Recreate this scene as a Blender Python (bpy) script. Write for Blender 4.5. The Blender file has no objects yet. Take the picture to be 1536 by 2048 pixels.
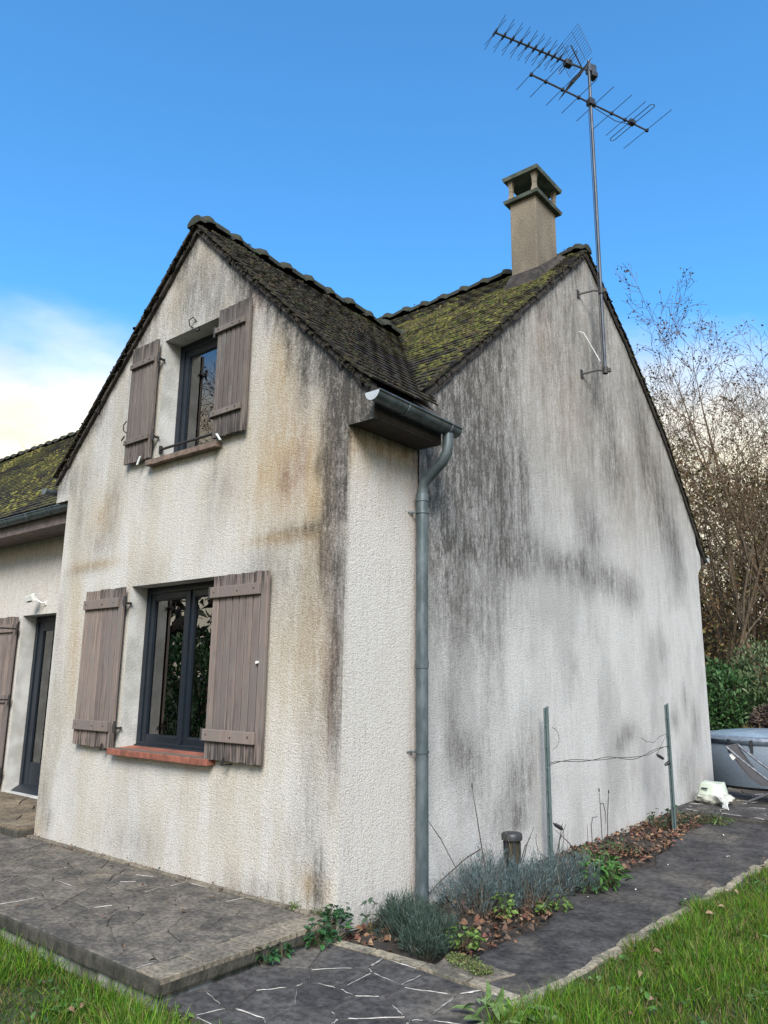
import bpy, bmesh, math, random
import numpy as np
from mathutils import Vector, Matrix
random.seed(7); RNG = np.random.default_rng(11)
scn = bpy.context.scene
COL = scn.collection

# ------------------------------------------------------------------ camera
CP = np.array([3.587, -3.892, 1.507]); YAW, PIT, ROL, FPX, PPX, PPY = 0.675, 0.213, 0.008, 1509.439, 27.906, 7.717
FW = np.array([-math.sin(YAW)*math.cos(PIT), math.cos(YAW)*math.cos(PIT), math.sin(PIT)])
R0 = np.array([math.cos(YAW), math.sin(YAW), 0.0]); U0 = np.cross(R0, FW)
RT = math.cos(ROL)*R0 + math.sin(ROL)*U0; UP = -math.sin(ROL)*R0 + math.cos(ROL)*U0
cd = bpy.data.cameras.new('camera'); cam = bpy.data.objects.new('camera', cd); COL.objects.link(cam)
cam.matrix_world = Matrix(((RT[0], UP[0], -FW[0], CP[0]), (RT[1], UP[1], -FW[1], CP[1]), (RT[2], UP[2], -FW[2], CP[2]), (0, 0, 0, 1)))
cd.sensor_fit = 'VERTICAL'; cd.sensor_height = 36.0; cd.lens = FPX/2048*36.0
cd.shift_x = -PPX/2048; cd.shift_y = PPY/2048
cd.clip_start = 0.05; cd.clip_end = 2000
scn.camera = cam
scn.render.resolution_x, scn.render.resolution_y = 768, 1024

def pix(u, v, ax, val):            # photo pixel -> point on an axis-aligned plane
    d = FW + RT*(u-768-PPX)/FPX - UP*(v-1024-PPY)/FPX
    return CP + d*((val-CP[ax])/d[ax])
def pixd(u, v, dist):              # photo pixel -> point at a given horizontal distance
    d = FW + RT*(u-768-PPX)/FPX - UP*(v-1024-PPY)/FPX
    return CP + d*(dist/math.hypot(d[0], d[1]))

# ------------------------------------------------------------------ sky, sun, exposure
SUN_AZ, SUN_EL = math.radians(141), math.radians(41)
w = bpy.data.worlds.new('World'); scn.world = w; w.use_nodes = True
nt = w.node_tree; nt.nodes.clear()
def N(nt, typ, **kw):
    n = nt.nodes.new(typ)
    for k, v in kw.items():
        if k in ('inp',):
            for kk, vv in v.items():
                n.inputs[kk].default_value = vv
        else: setattr(n, k, v)
    return n
def L(nt, a, b): nt.links.new(a, b)
out = N(nt, 'ShaderNodeOutputWorld'); bg = N(nt, 'ShaderNodeBackground'); L(nt, bg.outputs[0], out.inputs[0])
sky = N(nt, 'ShaderNodeTexSky', sky_type='NISHITA', sun_disc=False, sun_elevation=SUN_EL, sun_rotation=SUN_AZ, altitude=100, air_density=1.0, dust_density=0.6, ozone_density=2.0)
tc = N(nt, 'ShaderNodeTexCoord')
sep = N(nt, 'ShaderNodeSeparateXYZ'); L(nt, tc.outputs['Generated'], sep.inputs[0])
mp = N(nt, 'ShaderNodeMapping', inp={'Scale': (1, 1, 2.2), 'Location': (0.37, 1.9, 0.2)}); L(nt, tc.outputs['Generated'], mp.inputs[0])
n1 = N(nt, 'ShaderNodeTexNoise', inp={'Scale': 2.6, 'Detail': 9, 'Roughness': 0.52}); L(nt, mp.outputs[0], n1.inputs['Vector'])
def M(nt, op, a, b=None, c=None, clamp=False):
    n = N(nt, 'ShaderNodeMath', operation=op, use_clamp=clamp)
    for i, x in enumerate((a, b, c)):
        if x is None: continue
        if isinstance(x, (int, float)): n.inputs[i].default_value = x
        else: L(nt, x, n.inputs[i])
    return n.outputs[0]
def MR(nt, x, a, b, c=0.0, d=1.0, smooth=True):
    n = N(nt, 'ShaderNodeMapRange', interpolation_type='SMOOTHSTEP' if smooth else 'LINEAR')
    L(nt, x, n.inputs[0]); n.inputs[1].default_value = a; n.inputs[2].default_value = b; n.inputs[3].default_value = c; n.inputs[4].default_value = d
    return n.outputs[0]
def MIX(nt, f, a, b, blend='MIX'):
    n = N(nt, 'ShaderNodeMix', data_type='RGBA', blend_type=blend)
    if isinstance(f, (int, float)): n.inputs[0].default_value = f
    else: L(nt, f, n.inputs[0])
    for i, x in ((6, a), (7, b)):
        if isinstance(x, tuple): n.inputs[i].default_value = (*x, 1) if len(x) == 3 else x
        else: L(nt, x, n.inputs[i])
    return n.outputs[2]
# low bank of cumulus all round the horizon, its top uneven
top = M(nt, 'MULTIPLY_ADD', n1.outputs[0], 0.30, 0.25)
dlt = M(nt, 'SUBTRACT', top, sep.outputs[2])
cm = MR(nt, dlt, -0.05, 0.13)
n2 = N(nt, 'ShaderNodeTexNoise', inp={'Scale': 5.5, 'Detail': 6, 'Roughness': 0.55}); L(nt, mp.outputs[0], n2.inputs['Vector'])
ccol = MIX(nt, MR(nt, n2.outputs[0], 0.40, 0.62), (5.1, 4.6, 3.6), (6.6, 6.15, 4.9))
skyc = MIX(nt, 1.0, sky.outputs[0], (0.52, 1.14, 1.46), 'MULTIPLY')
L(nt, MIX(nt, cm, skyc, ccol), bg.inputs[0]); bg.inputs[1].default_value = 0.15
sd = bpy.data.lights.new('sun', 'SUN'); sd.energy = 4.15; sd.angle = math.radians(28); sd.color = (1.0, 0.94, 0.86)
so = bpy.data.objects.new('sun', sd); COL.objects.link(so)
sv = Vector((math.sin(SUN_AZ)*math.cos(SUN_EL), math.cos(SUN_AZ)*math.cos(SUN_EL), math.sin(SUN_EL)))
so.rotation_euler = sv.to_track_quat('Z', 'Y').to_euler(); so.location = (6, -9, 12)
scn.view_settings.view_transform = 'Standard'; scn.view_settings.look = 'None'
scn.view_settings.exposure = 0.6; scn.view_settings.gamma = 1.0

# ------------------------------------------------------------------ mesh helpers
I4 = Matrix.Identity(4)
def link(o, parent=None):
    COL.objects.link(o)
    if parent is not None:
        o.parent = parent
        if parent.type == 'EMPTY': o.matrix_parent_inverse = Matrix.Translation(-parent.location)
    return o
def tag(o, label=None, cat=None, group=None, kind=None):
    if label: o['label'] = label
    if cat: o['category'] = cat
    if group: o['group'] = group
    if kind: o['kind'] = kind
    return o
def empty(name, loc, label, cat, group=None):
    o = bpy.data.objects.new(name, None); o.location = loc; o.empty_display_size = 0.1; COL.objects.link(o)
    return tag(o, label, cat, group)
class MB:
    def __init__(s): s.v = []; s.f = []; s.c = []; s.cc = None
    def add(s, vs, fs):
        b = len(s.v); s.v += [tuple(float(q) for q in x) for x in vs]; s.f += [tuple(b+i for i in f) for f in fs]
        if s.cc is not None: s.c += [s.cc]*len(vs)
        return s
    def box(s, x0, x1, y0, y1, z0, z1):
        return s.add([(x0,y0,z0),(x1,y0,z0),(x1,y1,z0),(x0,y1,z0),(x0,y0,z1),(x1,y0,z1),(x1,y1,z1),(x0,y1,z1)],
                     [(0,3,2,1),(4,5,6,7),(0,1,5,4),(1,2,6,5),(2,3,7,6),(3,0,4,7)])
    def obox(s, c, ax, ay, az):     # centre and three half-axis vectors
        c, ax, ay, az = map(Vector, (c, ax, ay, az)); vs = []
        for k in (-1, 1):
            for i, j in ((-1,-1),(1,-1),(1,1),(-1,1)): vs.append(c+ax*i+ay*j+az*k)
        return s.add(vs, [(0,3,2,1),(4,5,6,7),(0,1,5,4),(1,2,6,5),(2,3,7,6),(3,0,4,7)])
    def tube(s, pts, r, n=6, cap=True, ph=0.0):
        pts = [Vector(p) for p in pts]; m = len(pts)
        if not hasattr(r, '__len__'): r = [r]*m
        vs = []; ref = None
        for i, p in enumerate(pts):
            t = (pts[min(i+1, m-1)]-pts[max(i-1, 0)])
            t = t.normalized() if t.length > 1e-9 else Vector((0,0,1))
            if ref is None: ref = Vector((0,0,1)) if abs(t.z) < .9 else Vector((1,0,0))
            a = ref - t*ref.dot(t)
            if a.length < 1e-6: a = t.orthogonal()
            a.normalize(); b = t.cross(a); ref = a
            for k in range(n):
                q = 2*math.pi*k/n+ph; vs.append(p+(a*math.cos(q)+b*math.sin(q))*r[i])
        fs = [(i*n+k, i*n+(k+1) % n, (i+1)*n+(k+1) % n, (i+1)*n+k) for i in range(m-1) for k in range(n)]
        if cap: fs += [tuple(range(n-1, -1, -1)), tuple((m-1)*n+k for k in range(n))]
        return s.add(vs, fs)
    def prism(s, poly, d):          # polygon (3-D points) extruded by vector d
        n = len(poly); d = Vector(d); a = [Vector(p) for p in poly]
        return s.add(a+[p+d for p in a], [tuple(range(n-1,-1,-1)), tuple(range(n, 2*n))]+[(i, (i+1) % n, n+(i+1) % n, n+i) for i in range(n)])
    def mesh(s, name):
        me = bpy.data.meshes.new(name); me.from_pydata(s.v, [], s.f); me.update()
        if s.c:
            ca = me.color_attributes.new('col', 'FLOAT_COLOR', 'POINT')
            arr = np.ones((len(s.v), 4), np.float32); arr[:, :3] = np.array(s.c, np.float32)[:, :3]; ca.data.foreach_set('color', arr.ravel())
        return me
    def build(s, name, mat, parent=None, smooth=False, bevel=0, fixn=True):
        me = s.mesh(name)
        if fixn or bevel:
            bm = bmesh.new(); bm.from_mesh(me)
            if fixn: bmesh.ops.recalc_face_normals(bm, faces=bm.faces)
            if bevel: bmesh.ops.bevel(bm, geom=[e for e in bm.edges if e.is_manifold and e.calc_face_angle(0) > 0.5], offset=bevel, segments=2, affect='EDGES', profile=.6)
            bm.to_mesh(me); bm.free()
        if smooth:
            me.polygons.foreach_set('use_smooth', [True]*len(me.polygons))
            if smooth != True: me.set_sharp_from_angle(angle=smooth)
        me.materials.append(MAT[mat]); o = bpy.data.objects.new(name, me)
        return link(o, parent)
def tri_object(name, V, F, mat, parent=None, col=None, smooth=False):     # numpy triangle / quad soup
    me = bpy.data.meshes.new(name); k = F.shape[1]
    me.vertices.add(len(V)); me.vertices.foreach_set('co', np.ascontiguousarray(V, np.float32).ravel())
    me.loops.add(F.size); me.loops.foreach_set('vertex_index', np.ascontiguousarray(F, np.int32).ravel())
    me.polygons.add(len(F)); me.polygons.foreach_set('loop_start', np.arange(0, F.size, k, dtype=np.int32))
    me.update(calc_edges=True)
    if col is not None:
        ca = me.color_attributes.new('col', 'FLOAT_COLOR', 'POINT')
        a = np.ones((len(V), 4), np.float32); a[:, :3] = col; ca.data.foreach_set('color', a.ravel())
    if smooth: me.polygons.foreach_set('use_smooth', [True]*len(me.polygons))
    me.validate()
    me.materials.append(MAT[mat]); return link(bpy.data.objects.new(name, me), parent)
def place(name, me, mat, loc, rot=(0,0,0), sc=(1,1,1), parent=None):
    o = bpy.data.objects.new(name, me); o.location = loc; o.rotation_euler = rot; o.scale = sc
    if mat and not me.materials: me.materials.append(MAT[mat])
    return link(o, parent)

# ------------------------------------------------------------------ materials
MAT = {}
def newmat(name):
    m = bpy.data.materials.new(name); m.use_nodes = True; t = m.node_tree; t.nodes.clear()
    o = N(t, 'ShaderNodeOutputMaterial'); b = N(t, 'ShaderNodeBsdfPrincipled'); L(t, b.outputs[0], o.inputs[0]); MAT[name] = m
    return t, b
def coords(t, scale=(1,1,1), kind='Object'):
    c = N(t, 'ShaderNodeTexCoord'); m = N(t, 'ShaderNodeMapping', inp={'Scale': scale}); L(t, c.outputs[kind], m.inputs[0]); return m.outputs[0]
def noise(t, vec, scale, detail=4, rough=.55):
    n = N(t, 'ShaderNodeTexNoise', inp={'Scale': scale, 'Detail': detail, 'Roughness': rough}); L(t, vec, n.inputs['Vector']); return n.outputs[0]
def bump(t, b, h, strength, dist):
    n = N(t, 'ShaderNodeBump', inp={'Strength': strength, 'Distance': dist}); L(t, h, n.inputs['Height']); L(t, n.outputs[0], b.inputs['Normal'])
def simple(name, c1, c2=None, rough=.7, scale=8, bmp=0, metal=0, stretch=(1,1,1), detail=5, lo=.35, hi=.65, spec=.5, bscale=None, objrand=0):
    t, b = newmat(name); v = coords(t, stretch); n = noise(t, v, scale, detail)
    c = MIX(t, MR(t, n, lo, hi), c1, c2 or tuple(x*.8 for x in c1))
    if objrand:
        oi = N(t, 'ShaderNodeObjectInfo'); c = MIX(t, 1.0, c, MIX(t, oi.outputs['Random'], (1-objrand,)*3, (1+objrand,)*3), 'MULTIPLY')
    L(t, c, b.inputs['Base Color']); b.inputs['Roughness'].default_value = rough; b.inputs['Metallic'].default_value = metal; b.inputs['Specular IOR Level'].default_value = spec
    if bmp: bump(t, b, noise(t, v, bscale or scale*4, 5), 1.0, bmp)
    return t, b
def vcol(name, rough=.6, var=.25, scale=30, sub=0, spec=.3):
    t, b = newmat(name); a = N(t, 'ShaderNodeVertexColor', layer_name='col')
    n = noise(t, coords(t), scale, 3); c = MIX(t, 1.0, a.outputs[0], MIX(t, MR(t, n, .3, .7), (1-var,)*3, (1+var,)*3), 'MULTIPLY')
    L(t, c, b.inputs['Base Color']); b.inputs['Roughness'].default_value = rough; b.inputs['Specular IOR Level'].default_value = spec
    if sub:
        o = [n for n in t.nodes if n.type == 'OUTPUT_MATERIAL'][0]; tr = N(t, 'ShaderNodeBsdfTranslucent'); L(t, c, tr.inputs[0])
        mx = N(t, 'ShaderNodeMixShader', inp={0: sub}); L(t, b.outputs[0], mx.inputs[1]); L(t, tr.outputs[0], mx.inputs[2]); L(t, mx.outputs[0], o.inputs[0])
    return t, b

def stucco(name, clean, grain, gdist, warm, black=(.040, .037, .034), pit=.62, cloud=0.0):
    t, b = newmat(name); v = coords(t); vs = coords(t, (1, 1, .11)); vm = coords(t, (1, 1, .3))
    a = N(t, 'ShaderNodeVertexColor', layer_name='stain_shade'); sp = N(t, 'ShaderNodeSeparateColor'); L(t, a.outputs[0], sp.inputs[0])
    s1 = noise(t, vs, 9, 6, .62); s2 = noise(t, vs, 34, 5, .65); f = noise(t, v, grain, 3, .6); mm = noise(t, vm, 2.3, 5, .6)
    g2 = noise(t, v, grain*.37, 2, .5); mid = noise(t, coords(t, (1, 1, .45)), 14, 5, .65); sk = noise(t, coords(t, (1, 1, .6)), grain*.62, 3, .6)
    vo = N(t, 'ShaderNodeTexVoronoi', feature='SMOOTH_F1', inp={'Scale': grain*1.1, 'Smoothness': .6, 'Randomness': 1.0}); L(t, v, vo.inputs['Vector'])
    streak = M(t, 'MULTIPLY_ADD', mid, .45, M(t, 'MULTIPLY_ADD', s2, .35, M(t, 'MULTIPLY', s1, .40)))         # ~0.6 mean
    base = MIX(t, MR(t, mm, .35, .68), clean, warm)
    base = MIX(t, M(t, 'MULTIPLY', MR(t, s2, .52, .72), .28), base, (.30, .275, .24))
    def chan(i, col, k, base, contrast=2.4):
        x = sp.outputs[i]
        d = M(t, 'MULTIPLY', x, M(t, 'MULTIPLY_ADD', M(t, 'SUBTRACT', streak, .6), contrast*1.9, 1.0))
        d = M(t, 'ADD', d, M(t, 'MULTIPLY', M(t, 'MULTIPLY', M(t, 'SUBTRACT', sk, .5), 1.25), x), clamp=True)
        return MIX(t, M(t, 'MULTIPLY', d, k), base, col)
    cl = noise(t, coords(t, (1, 1, .55)), 1.1, 6, .62); base = MIX(t, M(t, 'MULTIPLY', MR(t, cl, .44, .66), cloud), base, (.27, .265, .26))
    base = chan(1, (.40, .27, .125), .75, base, 1.5)
    base = chan(2, (.15, .068, .048), .8, base, 2.0)
    base = chan(0, black, .93, base, 1.6)
    base = MIX(t, M(t, 'MULTIPLY', MR(t, sk, .56, .70), .20), base, (.20, .185, .165))
    pits = MR(t, f, .32, .52, pit-.25, 1.0)                                       # grime held in the pits of the render
    base = MIX(t, 1.0, base, MIX(t, pits, (.50, .48, .45), (1, 1, 1)), 'MULTIPLY')
    L(t, base, b.inputs['Base Color']); b.inputs['Roughness'].default_value = .92; b.inputs['Specular IOR Level'].default_value = .2
    h = M(t, 'SUBTRACT', M(t, 'MULTIPLY_ADD', g2, .5, M(t, 'MULTIPLY', f, .6)), M(t, 'MULTIPLY', vo.outputs[0], .55))
    bump(t, b, h, 1.0, gdist)
stucco('stucco_coarse', (.59, .565, .525), 84, .0065, (.52, .475, .40), pit=.5, cloud=.22)
stucco('stucco_fine', (.60, .585, .565), 84, .0055, (.53, .515, .495), black=(.060, .054, .048), pit=.5, cloud=.50)
stucco('stucco_clean', (.60, .575, .545), 84, .006, (.59, .56, .52), pit=.55)
simple('reveal', (.52, .51, .485), (.36, .35, .32), .9, 3.5, .005, bscale=70, detail=7)
simple('concrete_chimney', (.21, .17, .122), (.145, .118, .085), .95, 3, .010, bscale=70, detail=8, stretch=(1,1,.5))
simple('slab_chimney', (.10, .115, .09), (.05, .06, .045), .9, 9, .006)
simple('frame', (.012, .017, .024), (.010, .014, .020), .34, 20, spec=.3)
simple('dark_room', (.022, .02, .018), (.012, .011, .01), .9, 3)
simple('curtain', (.17, .165, .155), (.12, .117, .11), .9, 12)
simple('zinc', (.120, .145, .155), (.068, .088, .094), .45, 14, .0015, metal=.35, stretch=(1,1,.4), detail=7)
simple('zinc_pale', (.50, .52, .52), (.40, .42, .42), .5, 14, metal=.3)
simple('fascia', (.034, .022, .018), (.020, .014, .011), .7, 12, .002)
simple('fascia_pink', (.17, .13, .115), (.10, .08, .07), .7, 12, .002)
simple('mortar', (.048, .038, .030), (.020, .016, .013), .95, 9, .012)
simple('iron', (.018, .018, .019), (.035, .024, .018), .6, 25, .001)
simple('white_plastic', (.70, .70, .66), (.58, .58, .55), .4, 10)
simple('ceramic', (.72, .70, .66), (.6, .58, .55), .35, 10)
def tiles():
    t, b = newmat('roof_tile'); v = coords(t, kind='Object'); g = N(t, 'ShaderNodeNewGeometry'); pos = g.outputs['Position']
    oi = N(t, 'ShaderNodeObjectInfo')
    n = noise(t, pos, 7, 6, .6); n2 = noise(t, pos, 1.3, 4, .6); n3 = noise(t, pos, 28, 5, .6)
    c = MIX(t, MR(t, n, .35, .65), (.014, .011, .010), (.030, .022, .018))
    c = MIX(t, M(t, 'MULTIPLY', MR(t, n3, .58, .70), .7), c, (.070, .066, .058))
    sx = N(t, 'ShaderNodeSeparateXYZ'); L(t, pos, sx.inputs[0])
    # moss film: thick on the main slope, thin on the wing
    my = MR(t, sx.outputs[1], .9, 2.4); film = M(t, 'MULTIPLY', MR(t, M(t, 'MULTIPLY_ADD', n2, .5, M(t, 'MULTIPLY', n, .6)), .46, .66), M(t, 'MULTIPLY_ADD', my, .6, M(t, 'MULTIPLY_ADD', MR(t, sx.outputs[0], -3.6, -4.6), .55, .22)))
    c = MIX(t, film, c, MIX(t, MR(t, n3, .4, .62), (.055, .050, .018), (.115, .105, .028)))
    L(t, c, b.inputs['Base Color']); b.inputs['Roughness'].default_value = .9; b.inputs['Specular IOR Level'].default_value = .25
    bump(t, b, n3, 1.0, .008)
tiles()
def wood(name, ca, cb):
    t, b = newmat(name); v = coords(t, (1, 1, .06)); v2 = coords(t); oi = N(t, 'ShaderNodeObjectInfo')
    g = noise(t, v, 55, 6, .65); n = noise(t, v2, 6, 5, .6)
    c = MIX(t, MR(t, g, .38, .66), ca, cb)
    c = MIX(t, M(t, 'MULTIPLY', MR(t, M(t, 'MULTIPLY_ADD', g, .6, M(t, 'MULTIPLY', n, .55)), .62, .72), .35), c, (.095, .082, .075))
    big = noise(t, coords(t, (1, 1, .35)), 4.5, 6, .65)
    c = MIX(t, M(t, 'MULTIPLY', MR(t, M(t, 'MULTIPLY_ADD', g, .5, M(t, 'MULTIPLY', big, .6)), .56, .68), .55), c, (.255, .232, .212))
    c = MIX(t, M(t, 'MULTIPLY', MR(t, big, .50, .66), .35), c, (.085, .072, .064))
    c = MIX(t, 1.0, c, MIX(t, oi.outputs['Random'], (.80, .81, .83), (1.2, 1.18, 1.15)), 'MULTIPLY')
    a = N(t, 'ShaderNodeVertexColor', layer_name='col')           # rot at the board ends
    e = M(t, 'MULTIPLY', M(t, 'SUBTRACT', 1.0, a.outputs[0]), MR(t, g, .40, .60))
    c = MIX(t, M(t, 'MULTIPLY', e, .9), c, (.026, .022, .019))
    L(t, c, b.inputs['Base Color']); b.inputs['Roughness'].default_value = .72; b.inputs['Specular IOR Level'].default_value = .3
    bump(t, b, g, .8, .0035)
wood('shutter_wood', (.212, .164, .140), (.150, .116, .100))
wood('shutter_grey', (.140, .114, .098), (.098, .080, .070))
simple('shutter_back', (.020, .016, .014), None, .9, 20)
def glass():
    t, b = newmat('glass'); o = [n for n in t.nodes if n.type == 'OUTPUT_MATERIAL'][0]; t.nodes.remove(b)
    fr = N(t, 'ShaderNodeFresnel', inp={'IOR': 2.5}); gl = N(t, 'ShaderNodeBsdfGlossy', inp={'Roughness': .004, 'Color': (.95, .95, .95, 1)}); tr = N(t, 'ShaderNodeBsdfTransparent', inp={'Color': (.72, .76, .76, 1)})
    mx = N(t, 'ShaderNodeMixShader'); L(t, fr.outputs[0], mx.inputs[0]); L(t, tr.outputs[0], mx.inputs[1]); L(t, gl.outputs[0], mx.inputs[2]); L(t, mx.outputs[0], o.inputs[0])
glass()
simple('brick_red', (.26, .085, .050), (.17, .06, .038), .8, 14, .004, objrand=.15)
simple('brick_brown', (.20, .135, .10), (.12, .085, .065), .85, 14, .004, objrand=.15)
simple('sill_joint', (.12, .09, .07), None, .95, 14, .004)
def paving(name, c1, c2, c3, sc):
    t, b = newmat(name); g = N(t, 'ShaderNodeNewGeometry'); pos = g.outputs['Position']; oi = N(t, 'ShaderNodeObjectInfo')
    n = noise(t, pos, sc, 8, .68); n2 = noise(t, pos, sc*6, 6, .68); n3 = noise(t, pos, 1.1, 4, .55)
    c = MIX(t, MR(t, n, .36, .64), c1, c2); c = MIX(t, M(t, 'MULTIPLY', MR(t, n3, .50, .68), .75), c, c3)
    c = MIX(t, 1.0, c, MIX(t, MR(t, n2, .3, .7), (.58, .58, .58), (1.38, 1.36, 1.33)), 'MULTIPLY')
    c = MIX(t, 1.0, c, MIX(t, oi.outputs['Random'], (.86, .86, .87), (1.14, 1.13, 1.11)), 'MULTIPLY')
    L(t, c, b.inputs['Base Color']); b.inputs['Roughness'].default_value = .95; b.inputs['Specular IOR Level'].default_value = .12
    bump(t, b, M(t, 'MULTIPLY_ADD', n2, .5, n), 1.0, .012)
paving('paving_terrace', (.150, .130, .107), (.076, .069, .061), (.185, .155, .112), 5)
paving('paving_border', (.20, .17, .13), (.12, .105, .085), (.23, .195, .145), 6)
paving('paving_path', (.086, .079, .074), (.045, .042, .041), (.130, .113, .093), 4)
paving('paving_edge', (.30, .255, .185), (.11, .098, .078), (.33, .285, .215), 7)
paving('paving_landing', (.17, .135, .095), (.10, .08, .06), (.21, .17, .12), 5)
simple('joint', (.045, .039, .032), (.07, .061, .050), .95, 18, .006)
simple('slab_edge', (.024, .022, .015), (.060, .054, .040), .95, 12, .012, stretch=(1,1,.6))
simple('foundation', (.42, .41, .37), (.09, .09, .065), .95, 9, .012, stretch=(1,1,.4))
simple('chalk', (.50, .47, .43), (.24, .22, .20), .9, 25)
simple('soil', (.030, .022, .016), (.052, .038, .026), .98, 14, .03)
simple('lawn_soil', (.035, .050, .014), (.050, .045, .018), .98, 5, .03)
# ------------------------------------------------------------------ ground, terrace, path
ZG = -0.17
def ground_sheet():
    mb = MB(); xs = [-900,-200,-60,-30]+list(np.arange(-18,14,1.0))+[20,40,100,300,900]; ys = [-900,-200,-60,-20]+list(np.arange(-8,30,1.0))+[40,80,200,600,1200]
    nx = len(xs)
    vs = []
    for y in ys:
        for x in xs:
            far = max(0, math.hypot(x, y-2)-14); z = ZG + min(far*.015, 1.2) if far else ZG
            vs.append((x, y, z))
    mb.add(vs, [(j*nx+i, j*nx+i+1, (j+1)*nx+i+1, (j+1)*nx+i) for j in range(len(ys)-1) for i in range(nx-1)])
    return tag(mb.build('ground', 'lawn_soil', smooth=True), kind='structure')
ground_sheet()

def lawn_z(x, y):
    t = np.clip((np.asarray(y, float)+1.25)/1.0, 0, 1); return ZG+np.where(np.asarray(x) > 1.44, .066*t*t*(3-2*t), 0.0)
def lawn_sheet():
    mb = MB(); ny, nx = 70, 40; vs = []
    for j in range(ny+1):
        y = -1.3+10.3*j/ny
        for i in range(nx+1):
            x = 1.47+.045*y+(7.5*(i/nx)**1.6); d = .012*math.sin(x*5+y*3)+.010*math.sin(x*11-y*7); vs.append((x, y, float(lawn_z(x, y))-.004+(d if i else 0)-(.1 if i == nx else 0)))
    mb.add(vs, [(j*(nx+1)+i, j*(nx+1)+i+1, (j+1)*(nx+1)+i+1, (j+1)*(nx+1)+i) for j in range(ny) for i in range(nx)])
    return tag(mb.build('lawn', 'lawn_soil', smooth=True), kind='structure')
lawn_sheet()
def clip_half(poly, p, n):         # keep the side where (q-p).n <= 0
    o = []
    for i in range(len(poly)):
        a, b = poly[i], poly[(i+1) % len(poly)]; da = (a[0]-p[0])*n[0]+(a[1]-p[1])*n[1]; db = (b[0]-p[0])*n[0]+(b[1]-p[1])*n[1]
        if da <= 0: o.append(a)
        if (da < 0 < db) or (db < 0 < da):
            t = da/(da-db); o.append((a[0]+(b[0]-a[0])*t, a[1]+(b[1]-a[1])*t))
    return o
def voronoi(bound, pts, gap):
    cells = []
    for i, p in enumerate(pts):
        poly = list(bound); near = sorted((((q[0]-p[0])**2+(q[1]-p[1])**2), q) for j, q in enumerate(pts) if j != i)[:14]
        for d2, q in near:
            d = math.sqrt(d2); n = ((q[0]-p[0])/d, (q[1]-p[1])/d); m = ((p[0]+q[0])/2-n[0]*gap/2, (p[1]+q[1])/2-n[1]*gap/2)
            poly = clip_half(poly, m, n)
            if len(poly) < 3: break
        if len(poly) >= 3: cells.append(poly)
    return cells
def scatter(x0, x1, y0, y1, s, rnd, inside=None, jit=.42):
    o = []; j = 0; y = y0+s*.4
    while y < y1:
        x = x0+s*(.35 if j % 2 else .75)
        while x < x1:
            p = (x+rnd.uniform(-jit, jit)*s, y+rnd.uniform(-jit, jit)*s)
            if inside is None or inside(*p): o.append(p)
            x += s*rnd.uniform(.8, 1.5)
        y += s*rnd.uniform(.75, 1.05); j += 1
    return o
def stone(poly, z, h, parent, mat, rnd, bev=.005, name='paving_stone', wob=.004, cut=.0):
    # irregular flagstone: prism with a worn arris and a slightly rocking top
    cx = sum(p[0] for p in poly)/len(poly); cy = sum(p[1] for p in poly)/len(poly)
    pts = []
    for i in range(len(poly)):
        a, b = poly[i], poly[(i+1) % len(poly)]; l = math.hypot(b[0]-a[0], b[1]-a[1]); k = 2 if l > .12 else 1
        for q in range(k):
            t = q/k; j = 0 if q == 0 else rnd.uniform(-wob, wob)
            pts.append((a[0]+(b[0]-a[0])*t+j, a[1]+(b[1]-a[1])*t+j))
    tx, ty, dz = rnd.uniform(-.006, .006), rnd.uniform(-.006, .006), rnd.uniform(-.001, .003)
    n = len(pts); mb = MB(); lo = [(x, y, z-h) for x, y in pts]
    mid = [(x, y, z-bev*.7+dz+tx*(x-cx)+ty*(y-cy)) for x, y in pts]
    tp = []
    for x, y in pts:
        d = math.hypot(x-cx, y-cy) or 1; k = max(0, 1-bev*1.3/d); tp.append((cx+(x-cx)*k, cy+(y-cy)*k, z+dz+tx*(x-cx)+ty*(y-cy)))
    mb.add(lo+mid+tp, [tuple(range(2*n, 3*n))]+[(i, (i+1) % n, n+(i+1) % n, n+i) for i in range(n)]+[(n+i, n+(i+1) % n, 2*n+(i+1) % n, 2*n+i) for i in range(n)])
    return mb.build(name, mat, parent)
def grout_lines(cells, z, frac, rnd, parent, wmin=.003, wmax=.0055, sel=None):
    mb = MB()
    for poly in cells:
        for i in range(len(poly)):
            if rnd.random() > frac: continue
            a, b = Vector((*poly[i], z)), Vector((*poly[(i+1) % len(poly)], z)); l = (b-a).length
            if l < .05 or (sel and not sel(*((a+b)/2)[:2])): continue
            t0 = rnd.uniform(0, .3); t1 = min(1, t0+rnd.uniform(.45, 1.0)); k = 5; d = (b-a).normalized(); nn = Vector((-d.y, d.x, 0)); vs = []; wd = rnd.uniform(wmin, wmax)
            for q in range(k+1):
                p = a.lerp(b, t0+(t1-t0)*q/k)+nn*rnd.uniform(-.005, .005); ww = wd*(.25+.75*math.sin(math.pi*(q+.6)/(k+1.2)))*rnd.uniform(.6, 1.2)
                vs += [p-nn*ww, p+nn*ww, p+Vector((0,0,.003))]
            fs = []
            for q in range(k): fs += [(3*q, 3*q+2, 3*q+5, 3*q+3), (3*q+2, 3*q+1, 3*q+4, 3*q+5)]
            mb.add(vs, fs)
    if mb.v: tag(mb.build('lime_residue', 'chalk', parent, fixn=False), kind='stuff')
rs = random.Random(3)
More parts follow.
